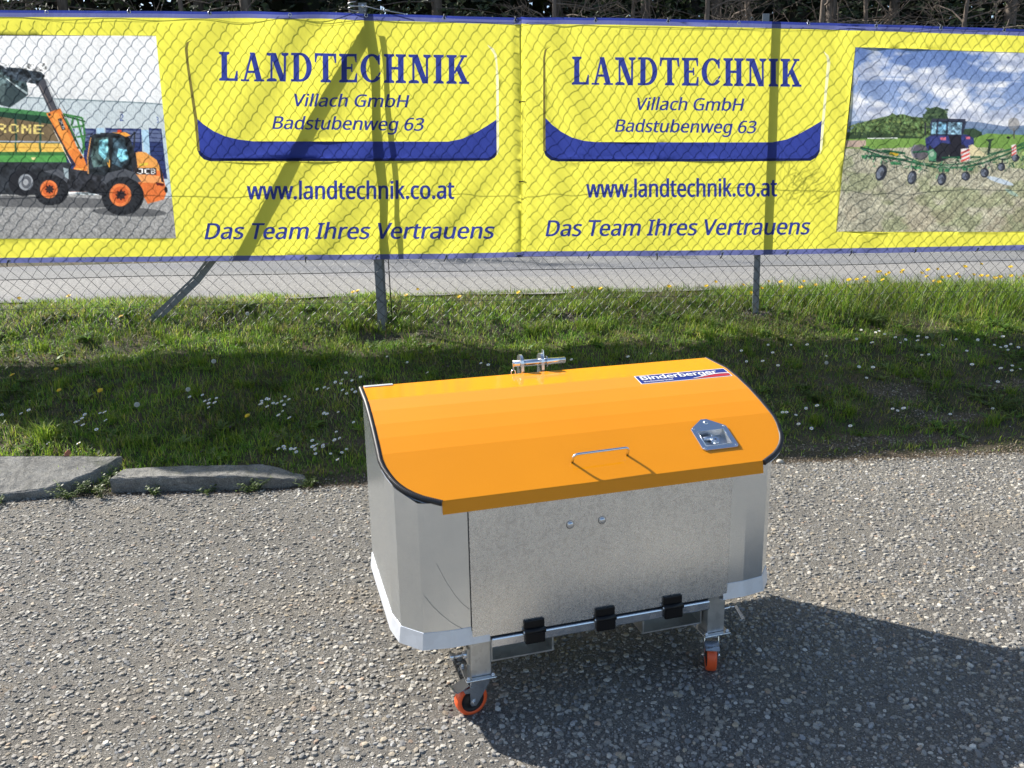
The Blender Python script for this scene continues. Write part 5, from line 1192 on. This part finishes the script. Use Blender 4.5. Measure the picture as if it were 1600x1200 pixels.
def qL(X, Y):   # slanted right edge: the columns are squeezed towards it
    edge = np.interp(Y, [55, 57, 215, 371.5, 373], [245, 245.4, 260.4, 275.8, 276]); f = (X + 250) / (277 + 250); cap = np.where(X > 100, 1, 0)
    X2 = np.where(X > 230, 230 + (X - 230) * (edge - 230) / (277 - 230), X); return X2, 56.5 + (Y - 55) * (372 - 56.5) / 318
print_photo(pl, qL, ROOT_L)
prt = photo_right()
def qR(X, Y):
    edge = np.interp(Y, [72, 366], [1336.5, 1305]); X2 = np.where(X < 1345, 1345 - (1345 - X) * (1345 - edge) / (1345 - 1303), X)
    top = 74 + (X2 - 1336) * .0325; bot = 361.8; return X2, top + (Y - 72) / (366 - 72) * (bot - top)
print_photo(prt, qR, ROOT_R)

# ------------------------------------------------------------------ the transport box
BYAW = math.radians(16.5)
BO = Vector((-.1022, 2.190, 0))
box = empty('transport_box', BO, BYAW, 'galvanised steel transport box with orange lid on castors in the yard', 'tool box')
MID = .405
PROF = [(.60, .897), (.455, .887), (.38, .8695), (.305, .8465), (.24, .822), (.175, .7938), (-.005, .7001)]
def lid_z(d):
    ds = [p[0] for p in PROF][::-1]; zs = [p[1] for p in PROF][::-1]; return float(np.interp(d, ds, zs))
HW = [(.60, .643), (.16, .646), (.135, .642), (.11, .634), (.09, .6255), (.07, .614), (.05, .597), (.033, .577), (.018, .554), (.006, .528), (-.002, .510), (-.005, .503)]
def hw(d): return float(np.interp(d, [p[0] for p in HW][::-1], [p[1] for p in HW][::-1]))
HT = Vector((0, math.cos(math.radians(27.5)), math.sin(math.radians(27.5)))); HNrm = Vector((0, -HT.z, HT.y))   # up the last facet, and its normal
def on_lid(s, d, off=0.): return Vector((s, d, lid_z(d))) + HNrm * off
# latch opening in the last facet
LX0, LX1, LD0, LD1 = .752, .846, .068, .128
bm = bmesh.new()
ds = [.60, .455, .38, .305, .24, .175]; last = [.175, .16, .135, .128, .11, .09, .07, .068, .05, .033, .018, .006, -.002, -.005]
def V3(s, d): return bm.verts.new((s, d, lid_z(d)))
for d0, d1 in zip(ds, ds[1:]):
    f = bm.faces.new([V3(MID - hw(d0), d0), V3(MID - hw(d1), d1), V3(MID + hw(d1), d1), V3(MID + hw(d0), d0)])
for d0, d1 in zip(last, last[1:]):
    if d1 >= LD0 - 1e-6 and d0 <= LD1 + 1e-6:
        bm.faces.new([V3(MID - hw(d0), d0), V3(MID - hw(d1), d1), V3(LX0, d1), V3(LX0, d0)]); bm.faces.new([V3(LX1, d0), V3(LX1, d1), V3(MID + hw(d1), d1), V3(MID + hw(d0), d0)])
    else: bm.faces.new([V3(MID - hw(d0), d0), V3(MID - hw(d1), d1), V3(MID + hw(d1), d1), V3(MID + hw(d0), d0)])
# folded lip at the front and a short one at the back
z0 = lid_z(-.005)
q = [(-.103, -.005, z0), (.909, -.005, z0)]
bm.faces.new([bm.verts.new(p) for p in [(-.103, -.005, z0), (.909, -.005, z0), (.909, -.0075, z0 - .003), (-.103, -.0075, z0 - .003)]][::-1])
bm.faces.new([bm.verts.new(p) for p in [(-.103, -.0075, z0 - .003), (.909, -.0075, z0 - .003), (.909, -.0075 - .006, z0 - .038), (-.103, -.0075 - .006, z0 - .038)]][::-1])
bm.faces.new([bm.verts.new(p) for p in [(MID - .643, .60, .897), (MID - .643, .612, .87), (MID + .643, .612, .87), (MID + .643, .60, .897)]])
bmesh.ops.remove_doubles(bm, verts=bm.verts[:], dist=1e-5)
bmesh.ops.recalc_face_normals(bm, faces=bm.faces[:])
if sum(f.normal.z * f.calc_area() for f in bm.faces) < 0: bmesh.ops.reverse_faces(bm, faces=bm.faces[:])
me = bpy.data.meshes.new('lid'); bm.to_mesh(me); bm.free(); me.materials.append(M_LID)
lid = link(bpy.data.objects.new('lid', me), box)
md = lid.modifiers.new('thick', 'SOLIDIFY'); md.thickness = .0028; md.offset = -1; md.use_rim = True
# body
BM = .383      # the body sits a little left of the lid's middle
PLAN = [(.620, .60), (.620, .145), (.606, .066), (.552, .006), (.478, -.004)]
def body_outline(off=0.):
    L = []
    for k, (h_, d_) in enumerate(PLAN): L.append((h_ + (off if k < 3 else off * .7 if k == 3 else 0), d_ - (0 if k < 2 else off * .35 if k == 2 else off * .8 if k == 3 else off)))
    return L
def refine(L):
    out = []
    for (h0, d0), (h1, d1) in zip(L, L[1:]):
        cuts = sorted([p[0] for p in PROF[1:-1] if min(d0, d1) < p[0] < max(d0, d1)], reverse=True); out.append((h0, d0))
        for c_ in cuts: out.append((h0 + (h1 - h0) * (d0 - c_) / (d0 - d1), c_))
    return out + [L[-1]]
R_ = refine(PLAN); ring = [(BM - h_, d_) for h_, d_ in R_] + [(BM + h_, d_) for h_, d_ in R_[::-1]]
bm = bmesh.new()
ring_t = [bm.verts.new((s, d, lid_z(max(d, -.005)) - .0085)) for s, d in ring]; ring_b = [bm.verts.new((s, d, .300)) for s, d in ring]; n = len(ring)
for i in range(n):
    j = (i + 1) % n; bm.faces.new((ring_t[i], ring_b[i], ring_b[j], ring_t[j]))
bmesh.ops.recalc_face_normals(bm, faces=bm.faces[:])
me = bpy.data.meshes.new('body'); bm.to_mesh(me); bm.free(); me.materials.append(M_GALV)
body = link(bpy.data.objects.new('body', me), box); md = body.modifiers.new('thick', 'SOLIDIFY'); md.thickness = .003; md.offset = 0
# flared skirt round the foot of the body, open in the middle of the front
O1, O2 = body_outline(.002), body_outline(.009)
def strip(sign, s_in):
    a = [(BM + sign * h_, d_) for h_, d_ in O1] + [(s_in, O1[-1][1])]; b_ = [(BM + sign * h_, d_) for h_, d_ in O2] + [(s_in, O2[-1][1])]
    bm = bmesh.new(); t = [bm.verts.new((s, d, .302)) for s, d in a]; u = [bm.verts.new((s, d, .252)) for s, d in b_]; w_ = [bm.verts.new((BM + (s - BM) * .985, d + .01, .250)) for s, d in b_]
    for i in range(len(t) - 1): bm.faces.new((t[i], u[i], u[i + 1], t[i + 1])); bm.faces.new((u[i], w_[i], w_[i + 1], u[i + 1]))
    return bm
for sg_, si_ in ((-1, .022), (1, .788)):
    bm = strip(sg_, si_); bmesh.ops.recalc_face_normals(bm, faces=bm.faces[:]); me = bpy.data.meshes.new('skirt'); bm.to_mesh(me); bm.free(); me.materials.append(M_SKIRT)
    sk = link(bpy.data.objects.new('skirt', me), box); md = sk.modifiers.new('thick', 'SOLIDIFY'); md.thickness = .002; md.offset = 0
mb = MB(); mb.prism([(BM - .612, .60, .262), (BM - .612, .15, .262), (BM - .54, .012, .262), (BM + .54, .012, .262), (BM + .612, .15, .262), (BM + .612, .60, .262)], (0, 0, .006)); mb.build('floor_plate', M_TUBE, box)
# front flap
def rounded_panel(x0, x1, z0_, z1_, y, th, r, name, mat):
    pts = []
    for cx, cz, a0 in ((x0 + r, z0_ + r, 180), (x1 - r, z0_ + r, 270)):
        for k in range(5): t = math.radians(a0 + 90 * k / 4); pts.append((cx + r * math.cos(t), y, cz + r * math.sin(t)))
    pts += [(x1, y, z1_), (x0, y, z1_)]
    mb = MB(); mb.prism(pts, (0, -th, 0)); return mb.build(name, mat, box)
rounded_panel(-.030, .8015, .2655, .668, -.0065, .0045, .012, 'front_flap', M_PANEL)
mb = MB(); mb.box(.024, .742, -.0085, .012, .262, .2625 + .003); mb.build('gap_shade_strip', M_CAVITY, box)  # dark strip painted in for the shade of the gap below the flap
mb = MB(); mb.box(.0255, .740, -.017, .012, .2285, .2585, .004); mb.build('hinge_rail', M_ZINC, box)
for s0 in (.125, .3505, .5765):
    mb = MB(); mb.box(s0, s0 + .063, -.020, -.0112, .2665, .2985, .003); mb.box(s0 + .001, s0 + .062, -.030, -.0175, .227, .2635, .004); mb.tube([(s0 - .001, -.022, .2645), (s0 + .064, -.022, .2645)], .0095, 14)
    h_ = mb.build('hinge', M_BLACK, box)
    mb = MB(); mb.dome((s0 - .001, -.022, .2645), (-1, 0, 0), .004, .003); mb.build('pin', M_ZINC, h_)
for s0, z_ in ((.272, .581), (.372, .581)):
    mb = MB(); mb.tube([(s0, -.0105, z_), (s0, -.0128, z_)], .0112, 18); mb.dome((s0, -.0128, z_), (0, -1, 0), .0085, .0065, 14); bl_ = mb.build('bolt', M_ZINC, box)
    mb = MB(); mb.tube([(s0, -.0104, z_ - .001), (s0, -.0112, z_ - .001)], .0128, 18); mb.build('bolt_gap_shade', M_HUB, bl_)  # black ring stands in for the shaded gap round the bolt head
for xx in (-.0318, .8016):
    mb = MB(); mb.box(xx, xx + .0018, -.0085, -.004, .268, .668); mb.build('seam', M_CAVITY, box)  # dark strips added as the shadow gap along both flap edges
# two dark scuffs across the left corner of the body
def scuff(pts):
    c2, s2 = math.cos(BYAW), math.sin(BYAW); P_ = []
    for px_, py_ in pts:
        d = ray(px_, py_); n_ = Vector((s2, -c2, 0)); q = EYE + d * ((BO - EYE).dot(n_) / d.dot(n_)) - BO; s_ = q.x * c2 + q.y * s2
        P_.append((s_, float(np.interp(BM - s_, [.478, .552], [-.0062, .0038])) , q.z))
    mb = MB(); mb.tube(P_, .0006, 4); mb.build('scuff', simple('scuff_mark', (.16, .16, .16), .7), box)
scuff([(681.7, 880), (695, 905), (710, 928), (721, 941), (732, 950)]); scuff([(663.5, 932), (677, 948), (690, 960), (706, 972), (722, 981)])
# rubber edging with a bright wire edge underneath
path = [(h_, d_) for h_, d_ in HW]; fine = []
for d_ in list(np.linspace(.605, .16, 20)) + list(np.linspace(.15, .06, 14)) + list(np.linspace(.055, .0, 16)): fine.append((hw(d_), d_))
for sign, off_s in ((-1, 0), (1, 0)):
    pts = []; P_ = fine + [(.505, -.0045)]
    # ribbed rubber: the radius pulses along a finely stepped path
    q3 = [Vector((MID + sign * (h_ + .003), d_ - .003 * (d_ < .1), lid_z(max(d_, -.005)) - .006)) for h_, d_ in P_]
    L = [0]
    for a, b_ in zip(q3, q3[1:]): L.append(L[-1] + (b_ - a).length)
    m_ = 420; tt = np.linspace(0, L[-1], m_); arr = np.array([tuple(v) for v in q3]); pts = [tuple(np.interp(t, L, arr[:, k]) for k in range(3)) for t in tt]
    mb = MB(); mb.tube(pts, .0088, 8, radii=[.0092 if k % 3 else .0078 for k in range(m_)]); tr = mb.build('edge_trim', M_RUBBER, box)
    q4 = [p + Vector((sign * .0045, -.0015, -.0095)) for p in q3[:-2]]; mb = MB(); mb.tube(q4, .0016, 5); mb.build('trim_clip', M_ZINC, tr)
# carry handle
hp = [(.309, .0705), (.4875, .0735)]
def hpt(s, d, off): return on_lid(s, d, off)
A_, B_ = hpt(*hp[0], 0), hpt(*hp[1], 0); up_ = HNrm; r_ = .014; H_ = .033; pts = [A_ - up_ * .003, A_ + up_ * (H_ - r_)]
dir_ = (B_ - A_).normalized()
for k in range(1, 6): t = k * math.pi / 12; pts.append(A_ + up_ * (H_ - r_ + r_ * math.sin(t)) + dir_ * (r_ - r_ * math.cos(t)))
pts.append(A_ + up_ * H_ + dir_ * r_); pts.append(B_ + up_ * H_ - dir_ * r_)
for k in range(1, 6): t = math.pi / 2 - k * math.pi / 12; pts.append(B_ + up_ * (H_ - r_ + r_ * math.sin(t)) - dir_ * (r_ - r_ * math.cos(t)))
pts += [B_ + up_ * (H_ - r_), B_ - up_ * .003]
mb = MB(); mb.tube(pts, .0042, 12); mb.build('carry_handle', M_CHROME, box)
# paddle latch
def LP(s, t, o): return Vector((s, 0, lid_z(0))) + HT * t + HNrm * o     # t measured up the facet from d = 0
td = lambda d: d / HT.y
S0, S1, T0, T1, TA = .7365, .8625, td(.054), td(.142), td(.174)
out = [(S0 + .008, T0), (S1 - .008, T0), (S1, T0 + .008), (S1, T1 - .004), (S1 - .006, T1 + .002), ((S0 + S1) / 2 + .010, TA), ((S0 + S1) / 2 - .010, TA), (S0 + .006, T1 + .002), (S0, T1 - .004), (S0, T0 + .008)]
bm = bmesh.new(); ins = [(LX0 + .001, td(LD0) + .001), (LX1 - .001, td(LD0) + .001), (LX1 - .001, td(LD1) - .001), (LX0 + .001, td(LD1) - .001)]
vv = [Vector(p) for p in out + ins]; r = delaunay_2d_cdt(vv, [], [list(range(len(out))), list(range(len(out), len(out) + 4))], 1, 1e-7, True)
vs = [bm.verts.new(LP(v[0], v[1], .0045)) for v in r[0]]
for f, ids in zip(r[2], r[5]):
    if ids and 1 not in ids: bm.faces.new([vs[i] for i in f])
fs = bm.faces[:]; ext = bmesh.ops.extrude_face_region(bm, geom=fs); bmesh.ops.translate(bm, verts=[v for v in ext['geom'] if isinstance(v, bmesh.types.BMVert)], vec=-HNrm * .0042)
bmesh.ops.recalc_face_normals(bm, faces=bm.faces[:]); me = bpy.data.meshes.new('latch'); bm.to_mesh(me); bm.free(); me.materials.append(M_CHROME)
latch = link(bpy.data.objects.new('latch', me), box); md = latch.modifiers.new('bev', 'BEVEL'); md.width = .0012; md.segments = 2; md.limit_method = 'ANGLE'
pn = MB(); dp = .016; i0, i1, j0, j1 = LX0 + .001, LX1 - .001, td(LD0) + .001, td(LD1) - .001; m1 = .007
o4 = [LP(i0, j0, .0046), LP(i1, j0, .0046), LP(i1, j1, .0046), LP(i0, j1, .0046)]; b4 = [LP(i0 + m1, j0 + m1, -dp), LP(i1 - m1, j0 + m1, -dp), LP(i1 - m1, j1 - m1, -dp), LP(i0 + m1, j1 - m1, -dp)]
for k in range(4): pn.poly([o4[k], o4[(k + 1) % 4], b4[(k + 1) % 4], b4[k]])
pn.poly(b4); pan = pn.build('latch_pan', simple('brushed_steel', (.62, .64, .66), .32, 1.0), latch); md = pan.modifiers.new('s', 'SOLIDIFY'); md.thickness = .001
# raised inner bead round the pan
mb = MB(); bead = [LP(i0, j0, .0052), LP(i1, j0, .0052), LP(i1, j1, .0052), LP(i0, j1, .0052), LP(i0, j0, .0052)]; mb.tube(bead, .0016, 6); mb.build('rim', M_CHROME, latch)
mb = MB(); ms_, mt_ = .800, (j0 + j1) / 2 - .004
mb.tube([LP(ms_, mt_, -.015), LP(ms_, mt_, -.001)], .014, 18); mb.tube([LP(ms_, mt_, -.001), LP(ms_, mt_, .001)], .0095, 16); mb.build('lock_barrel', M_CHROME, latch)
mb = MB(); mb.tube([LP(ms_, mt_ + .006, -.006), LP(ms_ - .002, mt_ + .028, -.004)], .0045, 10); mb.tube([LP(i0 + .012, mt_ + .014, -.008), LP(ms_, mt_ + .010, -.006)], .007, 10); mb.build('turn_handle', M_CHROME, latch)
mb = MB(); mb.tube([LP(ms_ + .001, mt_, .0008), LP(ms_ + .001, mt_, .0013)], .003, 8); mb.build('keyhole', M_CAVITY, latch)
for s_, t_, rr_ in ((S0 + .008, T0 + .008, .0042), (S1 - .008, T0 + .008, .0042), (S1 - .009, T1 - .003, .0042), (S0 + .009, T1 - .003, .0042), ((S0 + S1) / 2, TA - .018, .0075)):
    mb = MB(); mb.dome(LP(s_, t_, .0044), HNrm, rr_, rr_ * .55, 12); mb.build('rivet', M_CHROME, latch)
# maker's sticker on the second facet
dA, zA = PROF[1]; dB, zB = PROF[2]; e2 = Vector((0, dA - dB, zA - zB)); L2 = e2.length; e2.normalize(); n2 = Vector((0, -e2.z, e2.y))
def SP(s, t, o=0.): return Vector((s, dB, zB)) + e2 * t + n2 * o
M_STB = simple('sticker_blue', (.015, .030, .22), .3); M_STW = simple('sticker_white', (.85, .85, .86), .35); M_STR = simple('sticker_red', (.50, .02, .035), .3)
s0, s1, t0, t1 = .684, 1.036, .013, .076
mb = MB(); mb.prism([SP(s0, t0, .0004), SP(s1, t0, .0004), SP(s1, t1, .0004), SP(s0, t1, .0004)], n2 * .0003); stk = mb.build('sticker', M_STW, box)
mb = MB(); mb.poly([SP(s0 + .003, t0 + .003, .0010), SP(s1 - .003, t0 + .003, .0010), SP(s1 - .003, t1 - .003, .0010), SP(s0 + .003, t1 - .003, .0010)]); mb.build('sticker_field', M_STB, stk)
def sticker_text(body, x0, x1, tb, cap, off, name, shear=0.):
    V, T = text_tris(body, shear, 0., 1.0); nv_ = len(V); sh_ = [(0, 0), (off, 0), (-off, 0), (0, off * .6), (0, -off * .6)]
    T = [tuple(i + k * nv_ for i in t) for k in range(5) for t in T]; V = np.concatenate([V + np.array(q_) for q_ in sh_])
    mn = V[:, 0].min(); wd = V[:, 0].max() - mn; VH = text_tris('H', 0, 0.)[0][:, 1].max()
    P_ = [SP(x0 + (x1 - x0) * (u - mn) / wd, tb + cap * v / VH, .0022 + .0001 * (i_ // nv_)) for i_, (u, v) in enumerate(V)]
    iv = sorted((min(V[i, 0] for i in t), max(V[i, 0] for i in t), t) for t in T); groups = []
    for lo, hi, t in iv:
        if groups and lo < groups[-1][0] - 1e-4: groups[-1][0] = max(groups[-1][0], hi); groups[-1][1].append(t)
        else: groups.append([hi, [t]])
    for _, ts in groups:
        used = sorted({i for t in ts for i in t}); ix = {q: k for k, q in enumerate(used)}
        me = bpy.data.meshes.new('letter'); me.from_pydata([P_[i] for i in used], [], [[ix[i] for i in t] for t in ts]); me.materials.append(M_STW); link(bpy.data.objects.new('letter', me), stk)
sticker_text('Binderberger', s0 + .014, s1 - .042, t0 + .026, .027, .028, 'lettering')
sticker_text('Maschinenbau GmbH', s0 + .016, s0 + .125, t0 + .008, .009, .01, 'lettering')
mb = MB(); up = []; dn = []
for k in range(13):
    t = k / 12; up.append(SP(s1 - .155 + .150 * t, t0 + .005 + .026 * math.sin(t * 1.9) ** 1.4, .0016)); dn.append(SP(s1 - .155 + .150 * t, t0 + .004 + .0 * t, .0016))
mb.bm.faces.new([mb.bm.verts.new(p) for p in up + dn[::-1]]); mb.build('red_swoosh', M_STR, stk)
mb = MB(); up = [SP(s1 - .150 + .147 * k / 12, t0 + .008 + .020 * math.sin(k / 12 * 2.1) ** 1.4, .0026) for k in range(13)]; dn = [SP(s1 - .150 + .147 * k / 12, t0 + .0055 + .018 * math.sin(k / 12 * 2.1) ** 1.4, .0026) for k in range(13)]
mb.bm.faces.new([mb.bm.verts.new(p) for p in up + dn[::-1]]); mb.build('white_swoosh', M_STW, stk)
# pale strip at the rear left corner of the lid
mb = MB(); mb.box(-.232, -.135, .588, .606, .8965, .8995, .001); mb.build('hinge_strip', M_SKIRT, box)
# legs and castors
LEGS = [(-.034, .027, .0), (.7435, .8045, .0), (-.034, .027, .52), (.7435, .8045, .52)]
def caster_parts(cx, cy, swing):
    """castor under a leg centred at cx, cy; swing: heading of the wheel"""
    c_ = Vector((cx, cy, 0)); rot = Matrix.Rotation(swing, 3, 'Z'); fw = rot @ Vector((1, 0, 0)); sd = rot @ Vector((0, 1, 0)); R = .05; trail = .026
    wc = c_ - fw * trail + Vector((0, 0, R))
    mb = MB(); mb.box(cx - .046, cx + .046, cy - .046, cy + .046, .127, .1325, .0015); root = mb.build('castor', M_ZINC, box)
    for sx in (-1, 1):
        for sy in (-1, 1):
            mb = MB(); p = (cx + sx * .0375, cy + sy * .0375, .1325); mb.tube([p, (p[0], p[1], p[2] + .006)], .0065, 6); mb.dome((p[0], p[1], p[2] + .006), (0, 0, 1), .004, .004); mb.build('bolt', M_ZINC, root)
    # tyre and hub as turned profiles about the axle (sd)
    def lathe(prof, n=36):
        m2 = MB(); rings = []
        for w_, r2 in prof: rings.append([m2.bm.verts.new(wc + sd * w_ + (fw * math.cos(t) + Vector((0, 0, 1)) * math.sin(t)) * r2) for t in [2 * math.pi * k / n for k in range(n)]])
        for a, b_ in zip(rings, rings[1:]):
            for k in range(n): f = m2.bm.faces.new((a[k], a[(k + 1) % n], b_[(k + 1) % n], b_[k])); f.smooth = True
        return m2
    m2 = lathe([(-.0135, .036), (-.0155, .040), (-.0155, .0455), (-.012, .0490), (-.005, .0499), (.005, .0499), (.012, .0490), (.0155, .0455), (.0155, .040), (.0135, .036)]); m2.build('tyre', M_ORANGE_TYRE, root)
    m2 = lathe([(-.010, .006), (-.0155, .012), (-.0155, .014), (-.010, .018), (-.010, .033), (-.0140, .0365), (.0140, .0365), (.010, .033), (.010, .018), (.0155, .014), (.0155, .012), (.010, .006)]); m2.build('wheel_hub', M_HUB, root)
    mb = MB()
    for s_ in (-1, 1):
        y_ = .0205 * s_; th_ = .003
        def Q(u, z, o=0): return wc * 1.0 - Vector((0, 0, R)) + fw * u + Vector((0, 0, z)) + sd * (y_ + o)
        ol = [(-.012, .045), (-.008, .038), (.006, .036), (.014, .044), (.052, .100), (.055, .121), (-.006, .121), (-.012, .100)]
        mb.prism([Q(u, z) for u, z in ol], sd * th_ * s_)
    mb.prism([c_ + fw * a + sd * b_ + Vector((0, 0, .118)) for a, b_ in ((-.032, -.0235), (.03, -.0235), (.03, .0235), (-.032, .0235))], (0, 0, .005))
    mb.tube([c_ + Vector((0, 0, .121)), c_ + Vector((0, 0, .128))], .029, 20); mb.build('fork', M_ZINC, root)
    mb = MB(); mb.tube([wc - sd * .029, wc + sd * .029], .0062, 8); mb.tube([wc - sd * .026, wc - sd * .024], .009, 12); mb.build('axle', M_ZINC, root)
    mb = MB(); pr = [(-.018, .104), (-.040, .106), (-.060, .098), (-.078, .094), (-.088, .100)]; pp = []
    for (a, za), (b_, zb_) in zip(pr, pr[1:]):
        for_a = c_ + fw * a + Vector((0, 0, za)); for_b = c_ + fw * b_ + Vector((0, 0, zb_)); mb.prism([for_a - sd * .022, for_a + sd * .022, for_b + sd * .022, for_b - sd * .022], (0, 0, .0025))
    for s_ in (-1, 1): mb.prism([c_ + fw * a + sd * .022 * s_ + Vector((0, 0, z)) for a, z in ((-.015, .104), (-.06, .098), (-.055, .086), (-.03, .082), (-.012, .092))], sd * .002 * s_)
    mb.build('brake_pedal', M_ZINC, root)
    return root
for i, (a, b_, d_) in enumerate(LEGS):
    mb = MB(); mb.box(a, b_, d_ + .001, d_ + .061, .1328, .262, .003); lg = mb.build('leg', M_TUBE, box)
    sg = -1 if a < .4 else 1; ex_ = a if sg < 0 else b_
    mb = MB(); mb.tube([(ex_, d_ + .038, .190), (ex_ + sg * .016, d_ + .038, .190)], .0115, 8); mb.tube([(ex_ + sg * .016, d_ + .038, .190), (ex_ + sg * .044, d_ + .038, .190)], .0065, 10)
    if sg > 0: mb.tube([(ex_ + .044, d_ + .038, .190), (ex_ + .060, d_ + .036, .193)], .006, 8); mb.prism([(ex_ + .052, d_ + .03, .196), (ex_ + .060, d_ + .03, .198), (ex_ + .090, d_ + .022, .150), (ex_ + .078, d_ + .022, .146)], (0, .004, 0))
    else: mb.tube([(ex_ - .044, d_ + .038, .190), (ex_ - .056, d_ + .038, .190)], .011, 14)
    mb.build('locking_screw', M_ZINC, lg)
    mb = MB(); mb.box(ex_ - .004 if sg > 0 else ex_ - .006, ex_ + .006 if sg > 0 else ex_ + .004, d_ + .02, d_ + .055, .165, .215, .001); mb.build('nut_plate', M_TUBE, lg)
    cxm = (a + b_) / 2; 
    if i == 0: caster_parts(cxm - .004, .031, math.radians(12))
    elif i == 1: caster_parts(cxm, .031, math.radians(66))
    else: caster_parts(cxm, d_ + .031, math.radians((25, 200)[i - 2]))
# fork pockets under the floor
for s_a, s_b in ((.034, .2325), (.530, .738)):
    mb = MB(); t = .005
    mb.box(s_a, s_b, .03, .57, .1555, .1555 + t); mb.box(s_b - t, s_b, .03, .57, .1555 + t, .258); mb.box(s_a, s_a + t, .03, .57, .1555 + t, .258); mb.box(s_a + t, s_b - t, .12, .125, .1555 + t, .258)
    mb.build('fork_pocket', M_TUBE, box)
# three point hitch bracket at the back
for s_ in (.324, .400):
    mb = MB(); pts = [(s_, .612, .30), (s_, .650, .30), (s_, .668, .90)]
    for k in range(9): t = math.radians(-10 + 190 * k / 8); pts.append((s_, .641 + .028 * math.cos(t), .928 + .028 * math.sin(t)))
    pts += [(s_, .612, .90)]; mb.prism(pts, (.010, 0, 0)); mb.build('hitch_lug', M_ZINC, box)
mb = MB(); mb.box(.30, .434, .605, .613, .30, .86); mb.build('hitch_plate', M_TUBE, box)
mb = MB(); mb.tube([(.304, .641, .924), (.497, .641, .924)], .0118, 20); mb.tube([(.424, .641, .924), (.428, .641, .924)], .020, 16); pin = mb.build('hitch_pin', M_CHROME, box)
mb = MB(); mb.tube([(.306, .641, .938), (.302, .641, .925), (.303, .641, .905)], .003, 6); mb.tube([(.302 + .008 * math.sin(t), .641, .892 + .011 * math.cos(t)) for t in np.linspace(0, 6.28, 12)], .0022, 5); mb.build('pin_ring', M_ZINC, pin)
mb = MB(); mb.prism([(.412, .628, .93), (.412, .654, .93), (.412, .650, .968), (.412, .634, .966)], (.003, 0, 0)); mb.build('pin_stop', M_ZINC, pin)

print('objects', len(bpy.data.objects), 'tris', sum(len(m_.polygons) for m_ in bpy.data.meshes))
